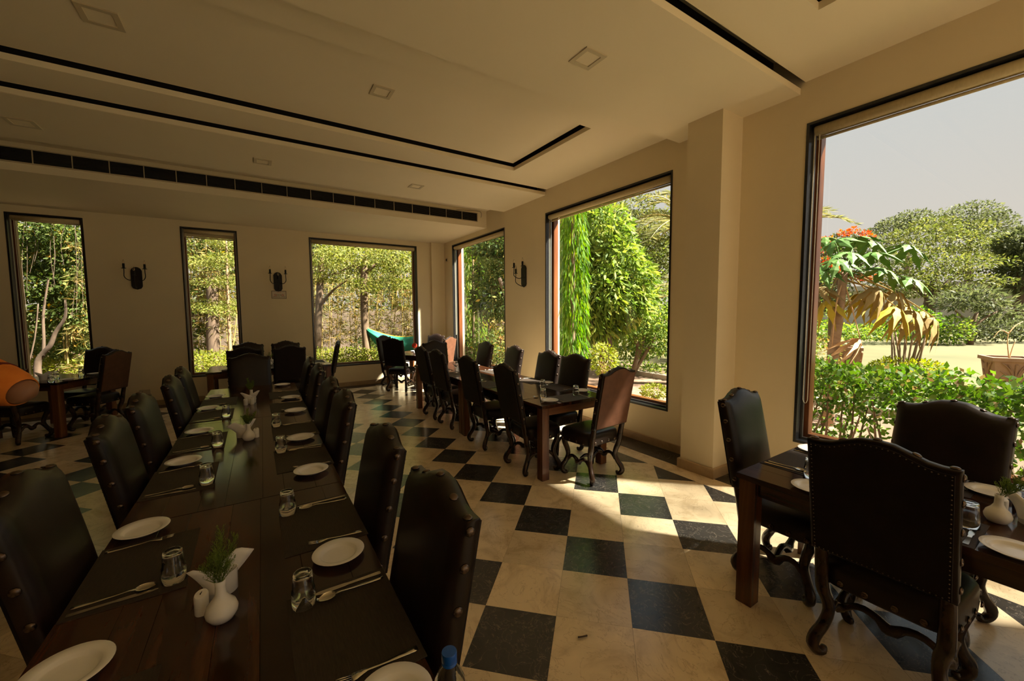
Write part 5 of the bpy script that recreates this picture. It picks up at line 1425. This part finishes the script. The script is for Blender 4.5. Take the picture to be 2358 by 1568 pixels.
gb = thing('garden_crate', 'weathered slatted crate standing in the garden beyond the corner window', 'crate', tuple(A(1086, 850, 12.4)[:2]) + (GZ,), 0.7)  # slatted crate on two posts
for q in range(5): MB().box(-0.28, 0.28, -0.015, 0.015, 0.10 + q * 0.13, 0.20 + q * 0.13).build('slat', M['bark'], gb)
for s_ in (-1, 1): MB().box(s_ * 0.26 - 0.025, s_ * 0.26 + 0.025, 0.015, 0.06, 0, 0.78).build('post', M['bark'], gb)

# --- rear garden
struct(MB().box(-16, 13.5, 17.6, 17.9, GZ, 1.75).build('garden_wall', M['stone_wall']))
lm = plant('lime_hedge', 'bright lime hedge below the hammock window', 'hedge', A(790, 830, 11.2))
crown(lm, [(A(735 + 26 * q, 822 + (4 if q > 3 else 0), 11.2), (.6, .5, .28), 700) for q in range(6)], 0.055, 0.5, M['leaf_lime'], -0.3)
lm = plant('lime_hedge', 'bright lime hedge below the narrow middle window', 'hedge', A(495, 840, 10.6))
crown(lm, [(A(440 + 28 * q, 836, 10.6), (.5, .5, .34), 700) for q in range(5)], 0.06, 0.5, M['leaf_lime'], -0.3)
lm = plant('flower_border', 'leafy green border with small orange blooms under the hammock', 'plant', A(905, 815, 12.5))
crown(lm, [(A(850 + 22 * q, 800 + 5 * (q % 2), 12.5), (.55, .55, .35), 420) for q in range(6)], 0.09, 0.45, M['leaf_creeper'], -0.1)
GR = 'trees in the rear garden'
b1 = A(728, 835, 12.6); b2 = A(849, 835, 11.6)
tree('terminalia_tree', 'straight trunk tree at the left of the hammock window', b1, [gnd(b1), A(733, 740, 12.6), A(739, 620, 12.6), A(742, 585, 12.6)], [.125, .115, .10, .07],
     [(A(x, y, 12.6 + d), (rx, rx, .17), int(780 * rx)) for x, y, d, rx in ((735, 615, -.4, .9), (760, 600, .4, .9), (790, 640, 0, .9), (720, 640, .2, .8))], 0.075, 0.55, M['leaf_terminalia'], M['bark'], 0.0, GR, 0.2,
     extra=[([A(736, 705, 12.6), A(765, 670, 12.4), A(800, 645, 12.4)], [.05, .04, .015]), ([A(738, 650, 12.6), A(760, 632, 12.5), A(795, 628, 12.5)], [.035, .03, .015])])
tree('terminalia_tree', 'tall layered tree whose trunk holds the green hammock', b2, [gnd(b2), A(840, 740, 11.6), A(838, 640, 11.6), A(841, 585, 11.6)], [.12, .11, .10, .06],
     [(A(x, y, 11.6 + d), (rx, rx, .19), int(900 * rx)) for x, y, d, rx in ((800, 580, 0, .8), (850, 595, -.5, .9), (900, 588, 0, 1.0), (940, 610, .3, .9), (870, 620, .6, 1.0), (815, 615, .3, .8), (840, 660, -.4, .55), (880, 655, .5, .9), (930, 650, .4, .8), (760, 590, .6, .7), (905, 572, .6, .9), (775, 572, 1.0, .7))], 0.075, 0.55, M['leaf_terminalia'], M['bark'], 0.0, GR, 0.2,
     extra=[([A(838, 632, 11.6), A(865, 610, 11.6), A(900, 598, 11.6)], [.06, .045, .015]), ([A(838, 632, 11.6), A(815, 612, 11.6), A(785, 625, 11.6)], [.05, .035, .012]), ([A(838, 628, 11.6), A(825, 608, 11.7), A(812, 600, 11.7)], [.04, .03, .012])])
def bamboo(label, cx, d, wpx, y0, y1, n_c, n_l, ln=0.22):
    b0 = A(cx, 830, d)
    e_ = plant('bamboo_clump', label, 'bamboo', b0, 'bamboo clumps')
    cs = MB()
    for q in range(n_c):
        x = cx + random.uniform(-.5, .5) * wpx; dd = d + random.uniform(-.6, .6)
        a = Vector(A(x, 828, dd)); a.z = GZ; b = Vector(A(x + random.uniform(-.25, .25) * wpx, y0, dd)); 
        cs.tube(smooth_path([a - e_.location, (a + b) / 2 + Vector((random.uniform(-.1, .1), 0, 0)) - e_.location, b - e_.location], 3), 0.016, 5)
    o = cs.build('canes', M['bamboo'], e_); o['kind'] = 'stuff'
    k_ = n_l // 7
    P0 = np.stack([A(cx + rng.uniform(-.55, .55) * wpx, rng.uniform(y0, y1), d + rng.uniform(-.8, .5)) for _ in range(k_)])
    P = np.repeat(P0, 7, 0) + rng.normal(size=(k_ * 7, 3)) * 0.02
    D = rng.normal(size=(k_ * 7, 3)) * np.array([1, 1, .45]) + np.array([0, 0, -.45])
    o = leaf_obj('foliage', P - np.array(e_.location), D, ln * rng.uniform(.6, 1.2, len(P)), 0.12, M['leaf_bamboo'], e_, .2); o['kind'] = 'stuff'
bamboo('feathery bamboo behind the left trunk of the hammock window', 775, 15.0, 110, 640, 790, 14, 3600)
bamboo('feathery bamboo behind the green hammock', 900, 15.0, 120, 630, 790, 16, 4200)
bamboo('bamboo with narrow pale leaves in the narrow middle window', 480, 13.0, 120, 545, 800, 16, 3600, 0.26)
bamboo('thin yellow bamboo at the right side of the leftmost window', 175, 9.0, 60, 560, 850, 8, 900, 0.22)
# hammock
A1, B1 = Vector(A(838, 752, 11.55)), Vector(A(1015, 752, 11.9))
hm_ = thing('hammock', 'green cloth hammock with yellow edge tied to the tree trunk', 'hammock', tuple(A1))
nu, nv = 22, 9; vs = []; fs = []
toward = (CAM - A1); toward.z = 0; toward.normalize()
for i in range(nu):
    u = i / (nu - 1); c = A1.lerp(B1, u) - A1
    sp_ = math.sin(PI * min(1, u * 1.0)) ** 0.75
    for j in range(nv):
        v_ = j / (nv - 1)
        drop_ = 0.30 * math.sin(PI * u) * (1 - v_) + (0.95 * sp_) * v_
        fold_ = 0.025 * math.sin(v_ * 19 + u * 3) * (1 - u) 
        vs.append(tuple(c + Vector((0, 0, -drop_)) + toward * (0.22 * math.sin(PI * v_) * sp_ + fold_)))
for i in range(nu - 1):
    for j in range(nv - 1): fs.append((i * nv + j, (i + 1) * nv + j, (i + 1) * nv + j + 1, i * nv + j + 1))
o = MB().add(vs, fs).build('cloth', M['hammock'], hm_, True); s2 = o.modifiers.new('solid', 'SOLIDIFY'); s2.thickness = 0.006
MB().tube([vs[i * nv] for i in range(nu)], 0.014, 5).build('edge_band', M['hammock_edge'], hm_)
MB().tube([(0.0, 0.05, 0.0), (0, 0, 0), vs[nv]], 0.012, 5).build('rope', M['cord'], hm_)
# narrow middle window
b3 = A(531, 840, 11.2)
tree('young_terminalia', 'young layered tree with thin pale trunk in the narrow middle window', b3, [gnd(b3), A(528, 760, 11.2), A(524, 660, 11.2), A(521, 540, 11.2)], [.05, .045, .035, .02],
     [(A(x, y, 11.2 + d), (rx, rx, .13), int(900 * rx)) for x, y, d, rx in ((490, 600, 0, .75), (530, 595, -.2, .6), (460, 612, .2, .6), (500, 652, 0, .6), (525, 648, 0, .5), (480, 710, 0, .6), (525, 716, -.2, .6), (545, 700, 0, .4), (470, 700, .3, .5), (530, 560, .2, .6))], 0.065, 0.5, M['leaf_terminalia'], M['bark_pale'], 0.0, GR, 0.2,
     extra=[([A(524, 670, 11.2), A(505, 665, 11.2), A(488, 655, 11.2)], [.018, .014, .006]), ([A(526, 726, 11.2), A(505, 726, 11.2), A(480, 716, 11.2)], [.018, .014, .006]), ([A(526, 726, 11.2), A(540, 718, 11.2), A(550, 705, 11.2)], [.016, .012, .006])])
b4 = A(493, 835, 12.4)
tree('thick_trunk_tree', 'thick grey trunk behind the young tree in the narrow middle window', b4, [gnd(b4), A(490, 760, 12.4), A(488, 640, 12.4)], [.20, .18, .15],
     [(A(x, y, 12.8), (.7, .7, .5), 450) for x, y in ((450, 560), (500, 550), (540, 600), (460, 740), (445, 780), (455, 690))], 0.13, 0.45, M['leaf_creeper'], M['bark_dark'], 0.2, GR)
# leftmost window
b5 = A(88, 858, 8.2)
cr_ = plant('creeper_thicket', 'dense creeper covered shrub with a crooked trunk in the leftmost window', 'tree', b5, GR)
trunk(cr_, [gnd(b5), A(86, 845, 8.2), A(96, 818, 8.2), A(116, 795, 8.2), A(128, 765, 8.2), A(150, 730, 8.2), A(150, 690, 8.2)], [.065, .058, .05, .042, .034, .026, .015], M['bark_dark'])
trunk(cr_, [A(100, 820, 8.2), A(101, 780, 8.2), A(100, 720, 8.2), A(112, 640, 8.2)], [.03, .026, .022, .015], M['bark_dark'], 'branch', 6, 3)
trunk(cr_, [A(60, 860, 7.9), A(80, 780, 7.9), A(88, 700, 7.9)], [.015, .013, .01], M['bark_dark'], 'branch', 5, 3)
crown(cr_, [(A(x, y, 8.5 + d * .7), (.5, .5, .42), n_) for x, y, d, n_ in ((60, 530, 0, 900), (110, 540, 0, 900), (160, 530, 0, 900), (70, 590, 0, 900), (125, 600, .2, 900), (175, 600, .3, 900), (70, 650, 0, 800), (130, 660, .2, 900), (185, 660, .3, 800), (90, 710, .3, 600), (150, 720, .3, 700), (190, 720, .4, 600), (150, 780, 1, 450), (190, 790, 1, 450), (40, 600, .5, 500), (40, 700, .5, 400), (60, 770, 1.4, 350), (110, 790, 1.6, 350), (50, 820, 1.6, 300))], 0.095, 0.5, M['leaf_creeper'], 0.35)
vines = MB()
for q in range(13):
    x = random.uniform(55, 200); a = Vector(A(x, 505, 8.1)); b = Vector(A(x + random.uniform(-12, 12), random.uniform(600, 740), 8.1))
    vines.tube(smooth_path([a - cr_.location, (a + b) / 2 + Vector((random.uniform(-.08, .08), 0, 0)) - cr_.location, b - cr_.location], 3), 0.0035, 4)
o = vines.build('hanging_vines', M['bark_dark'], cr_); o['kind'] = 'stuff'
us = plant('undergrowth', 'shadowy undergrowth below the creeper in the leftmost window', 'bush', A(130, 840, 9.5))
crown(us, [(A(x, y, 9.5 + d * .7), (.42, .42, .34), 420) for x, y, d in ((60, 800, .4), (95, 830, .2), (140, 800, .3), (180, 820, 0), (200, 780, .2), (120, 770, .6), (165, 760, .5), (50, 760, .6), (40, 830, .2))], 0.085, 0.45, M['leaf_creeper'], 0.1)
gl_ = plant('pale_ground_cover', 'pale leafy ground cover at the foot of the leftmost window', 'plant', A(140, 850, 9.0))
crown(gl_, [(A(60 + 28 * q, 850 - 3 * (q % 3), 9.0), (.4, .4, .2), 330) for q in range(6)], 0.07, 0.5, M['leaf_lime'], -0.2)
struct(MB().box(-12, -2.6, 15.6, 15.8, GZ, 0.9).build('pink_garden_wall', M['pink_wall']))
# tall planting that closes the view behind the garden wall
for q in range(11):
    x = -15 + q * 3.45; y = 19.6
    mt = (M['leaf_creeper'], M['leaf_acacia'], M['leaf_far'])[q % 3]
    e_ = plant('boundary_tree', 'tall tree behind the garden wall, %s from the left' % ['first', 'second', 'third', 'fourth', 'fifth', 'sixth', 'seventh', 'eighth', 'ninth', 'tenth', 'last'][q], 'tree', (x, y), 'trees behind the garden wall')
    trunk(e_, [(x, y, GZ), (x + .1, y, 2), (x, y, 4.5)], [.2, .17, .1], M['bark_dark'])
    crown(e_, [((x, y, z), (1.68, 1.3, 1.1), 640) for z in (1.0, 2.2, 3.4, 4.6, 5.8, 7.0)], 0.26, 0.45, mt, 0.2, 0.5)
for q, (x, y) in enumerate(((13.6, 15.9), (15.6, 13.2), (17.6, 10.5), (19.6, 7.8))):
    e_ = plant('boundary_tree', 'bushy boundary tree beyond the brick path, %s from the corner' % ['first', 'second', 'third', 'fourth'][q], 'tree', (x, y), 'trees beyond the brick path')
    trunk(e_, [(x, y, GZ), (x + .1, y, 1.5), (x, y, 3.5)], [.2, .17, .1], M['bark_dark'])
    crown(e_, [((x, y, z), (1.6, 1.5, 0.9), 560) for z in (0.6, 1.6, 2.7, 3.8) + ((4.8,) if q < 2 else ())], 0.24, 0.45, (M['leaf_acacia'], M['leaf_mango'])[q % 2], 0.2, 0.5)

# ------------------------------------------------------------------ the person at the left edge: standing, right elbow raised out to the side
def skin_obj(name, chains, mat, parent=None, root=0, sub=2):
    """chains: list of lists of (x,y,z,r); points repeated in several chains are welded"""
    vs, rs, es, idx = [], [], [], {}
    for ch in chains:
        pr = None
        for x, y, z, r_ in ch:
            k_ = (round(x, 4), round(y, 4), round(z, 4))
            if k_ not in idx: idx[k_] = len(vs); vs.append((x, y, z)); rs.append(r_)
            i = idx[k_]
            if pr is not None and pr != i: es.append((pr, i))
            pr = i
    me = bpy.data.meshes.new(name); me.from_pydata(vs, es, []); me.materials.append(mat)
    o = obj(name, me, parent)
    md = o.modifiers.new('skin', 'SKIN'); md.use_smooth_shade = True
    if not me.skin_vertices: pass
    sk = me.skin_vertices[0].data
    for i, r_ in enumerate(rs):
        rr = r_ if hasattr(r_, '__len__') else (r_, r_)
        sk[i].radius = rr; sk[i].use_root = (i == root)
    sb_ = o.modifiers.new('sub', 'SUBSURF'); sb_.levels = sub; sb_.render_levels = sub
    return o
pc = Vector((-1.405, 3.225, 0))
ps = thing('person', 'person in orange clothing at the left edge, elbow reaching into the picture', 'person', tuple(pc))
El = Vector(A(66, 908, 2.0)) - pc
Sh = Vector((0.165, -0.065, 1.405)); Lsh = Vector((-0.165, 0.085, 1.405))
fh_ = Vector((FWD.x, FWD.y, 0)).normalized(); rh_ = Vector((RIGHT.x, RIGHT.y, 0)).normalized()
Wr = El - rh_ * 0.19 + fh_ * 0.14 + Vector((0, 0, -0.01)); Hd = Wr - rh_ * 0.08 + fh_ * 0.01
hip = (0, 0, 0.92, (0.135, 0.10)); chest = (0, 0, 1.25, (0.15, 0.11)); neckb = (0, 0, 1.44, (0.075, 0.07)); neck = (0.005, -0.01, 1.52, 0.052); head0 = (0.01, -0.03, 1.60, (0.07, 0.085)); head1 = (0.01, -0.03, 1.68, (0.078, 0.095)); head2 = (0.01, -0.02, 1.74, (0.05, 0.06)); nose = (0.045, -0.130, 1.635, 0.012)
T3 = lambda v_, r_: (v_.x, v_.y, v_.z, r_)
chains = [[hip, (0, 0, 1.08, (0.12, 0.09)), chest, (0, 0, 1.38, (0.125, 0.09)), neckb, neck, head0, head1, head2],
          [(0, 0, 1.38, (0.125, 0.09)), T3(Sh, 0.058), T3(Sh.lerp(El, .5), 0.056), T3(Sh.lerp(El, .85), 0.070), T3(El, 0.068), T3(El.lerp(Wr, .45), 0.042), T3(Wr, 0.028), T3(Hd, (0.036, 0.018))],
          [(0, 0, 1.38, (0.125, 0.09)), T3(Lsh, 0.058), (-0.235, 0.10, 1.14, 0.046), (-0.20, 0.02, 0.96, 0.036), (-0.13, -0.09, 0.93, 0.026), (-0.09, -0.14, 0.93, (0.034, 0.018))],
          [hip, (0.095, -0.04, 0.86, 0.085), (0.10, -0.05, 0.48, 0.055), (0.10, -0.03, 0.10, 0.036), (0.13, -0.09, 0.04, 0.035), (0.16, -0.17, 0.03, 0.026)],
          [hip, (-0.095, 0.04, 0.86, 0.085), (-0.10, 0.04, 0.48, 0.055), (-0.10, 0.06, 0.10, 0.036), (-0.08, 0.0, 0.04, 0.035), (-0.05, -0.08, 0.03, 0.026)]]
for k_, (a, ln_) in enumerate(((-0.5, .055), (-.25, .075), (0, .082), (.25, .075))):
    d = (-rh_ + Vector((0, 0, -0.2 + a * 0.5)) + fh_ * 0.2).normalized(); b_ = Hd + Vector((a * 0.05, -0.01, -a * 0.03))
    chains.append([T3(Hd, (0.036, 0.018)), T3(b_ + d * 0.03, 0.009), T3(b_ + d * (0.03 + ln_ * .5), 0.0085), T3(b_ + d * (0.02 + ln_ * .9) + Vector((0, 0, -.02)), 0.007)])
chains.append([T3(Wr, 0.028), T3(Wr + Vector((-.05, -.01, .02)), 0.011), T3(Wr + Vector((-.075, -.04, .015)), 0.009)])
body = skin_obj('body', chains, M['skin'], ps)
def loft(name, rings, mat, parent, n=20):
    """rings: (centre, axis u, axis v) -> closed sleeve"""
    vs = []; fs = []
    for c, u, v_ in rings:
        for i in range(n):
            a = 2 * PI * i / n; vs.append(tuple(c + u * math.cos(a) + v_ * math.sin(a)))
    for j in range(len(rings) - 1):
        for i in range(n): fs.append((j * n + i, j * n + (i + 1) % n, (j + 1) * n + (i + 1) % n, (j + 1) * n + i))
    o = MB().add(vs, fs).build(name, mat, parent, True)
    s2 = o.modifiers.new('solid', 'SOLIDIFY'); s2.thickness = 0.004
    return o
X_, Y_ = Vector((1, 0.0, 0)), Vector((0, 1, 0)); bx_ = Vector((0.93, -0.36, 0)); by_ = Vector((0.36, 0.93, 0))
loft('shirt', [(Vector((0, 0, z)), bx_ * a, by_ * b) for z, a, b in ((0.62, .225, .19), (0.80, .215, .175), (0.95, .195, .155), (1.10, .178, .138), (1.25, .192, .142), (1.36, .195, .13), (1.43, .135, .10), (1.47, .075, .075))], M['orange'], ps, 28)
ax = (El - Sh).normalized(); u1 = ax.cross(Vector((0, 0, 1))).normalized(); v1 = u1.cross(ax)
slv = loft('sleeve', [(Sh.lerp(El, t) + v1 * dv, u1 * r_, v1 * r_ * 1.05) for t, r_, dv in ((-0.25, .085, 0), (0.0, .094, 0), (0.3, .094, -.004), (0.55, .092, -.006), (0.75, .085, -.006), (0.86, .073, -.003), (0.91, .064, 0))], M['orange'], ps)
loft('sleeve_trim', [(Sh.lerp(El, t) + v1 * dv, u1 * r_, v1 * r_ * 1.05) for t, r_, dv in ((0.50, .0965, -.006), (0.545, .0960, -.006))], M['maroon'], slv)
loft('sleeve', [(Lsh.lerp(Vector((-0.235, 0.10, 1.14)), t), X_ * r_, Y_ * r_) for t, r_ in ((-0.2, .09), (0.1, .09), (0.5, .085), (0.95, .075))], M['orange'], ps)
for s_, (a, b, c) in ((1, ((0.095, -0.04, 0.88), (0.10, -0.05, 0.48), (0.10, -0.03, 0.09))), (-1, ((-0.095, 0.04, 0.88), (-0.10, 0.04, 0.48), (-0.10, 0.06, 0.09)))):
    loft('trouser_leg', [(Vector(a), X_ * .105, Y_ * .115), (Vector(b), X_ * .08, Y_ * .085), (Vector(c), X_ * .07, Y_ * .075)], M['trouser'], ps)
hr = MB().lathe([(0.094, 0.0), (0.100, 0.04), (0.092, 0.085), (0.060, 0.115), (0.01, 0.125)], 18, (0.01, -0.005, 1.655), sy=1.12).build('hair', M['hair'], ps, True)
fdir = Vector((0.2, -0.98, 0)).normalized()
for s_ in (-1, 1):
    sd_ = Vector((fdir.y, -fdir.x, 0)) * s_
    q = Vector((0.01, -0.03, 1.665)) + fdir * 0.090 + sd_ * 0.032
    MB().lathe([(0.002, -0.008), (0.011, 0), (0.002, 0.008)], 10, tuple(q)).build('eye', M['hole'], ps, True)
    q = Vector((0.01, -0.02, 1.645)) + sd_ * 0.088
    MB().lathe([(0.004, -0.03), (0.014, -0.01), (0.016, 0.012), (0.006, 0.03)], 10, tuple(q), sx=0.5).build('ear', M['skin'], ps, True)
q = Vector((0.01, -0.03, 1.640)) + fdir * 0.105
MB().lathe([(0.014, -0.014), (0.012, -0.004), (0.006, 0.02)], 8, tuple(q)).build('nose', M['skin'], ps, True)
q = Vector((0.01, -0.03, 1.598)) + fdir * 0.085
MB().lathe([(0.004, -0.006), (0.024, 0), (0.004, 0.006)], 12, tuple(q), sy=0.4).build('mouth', M['maroon'], ps, True)
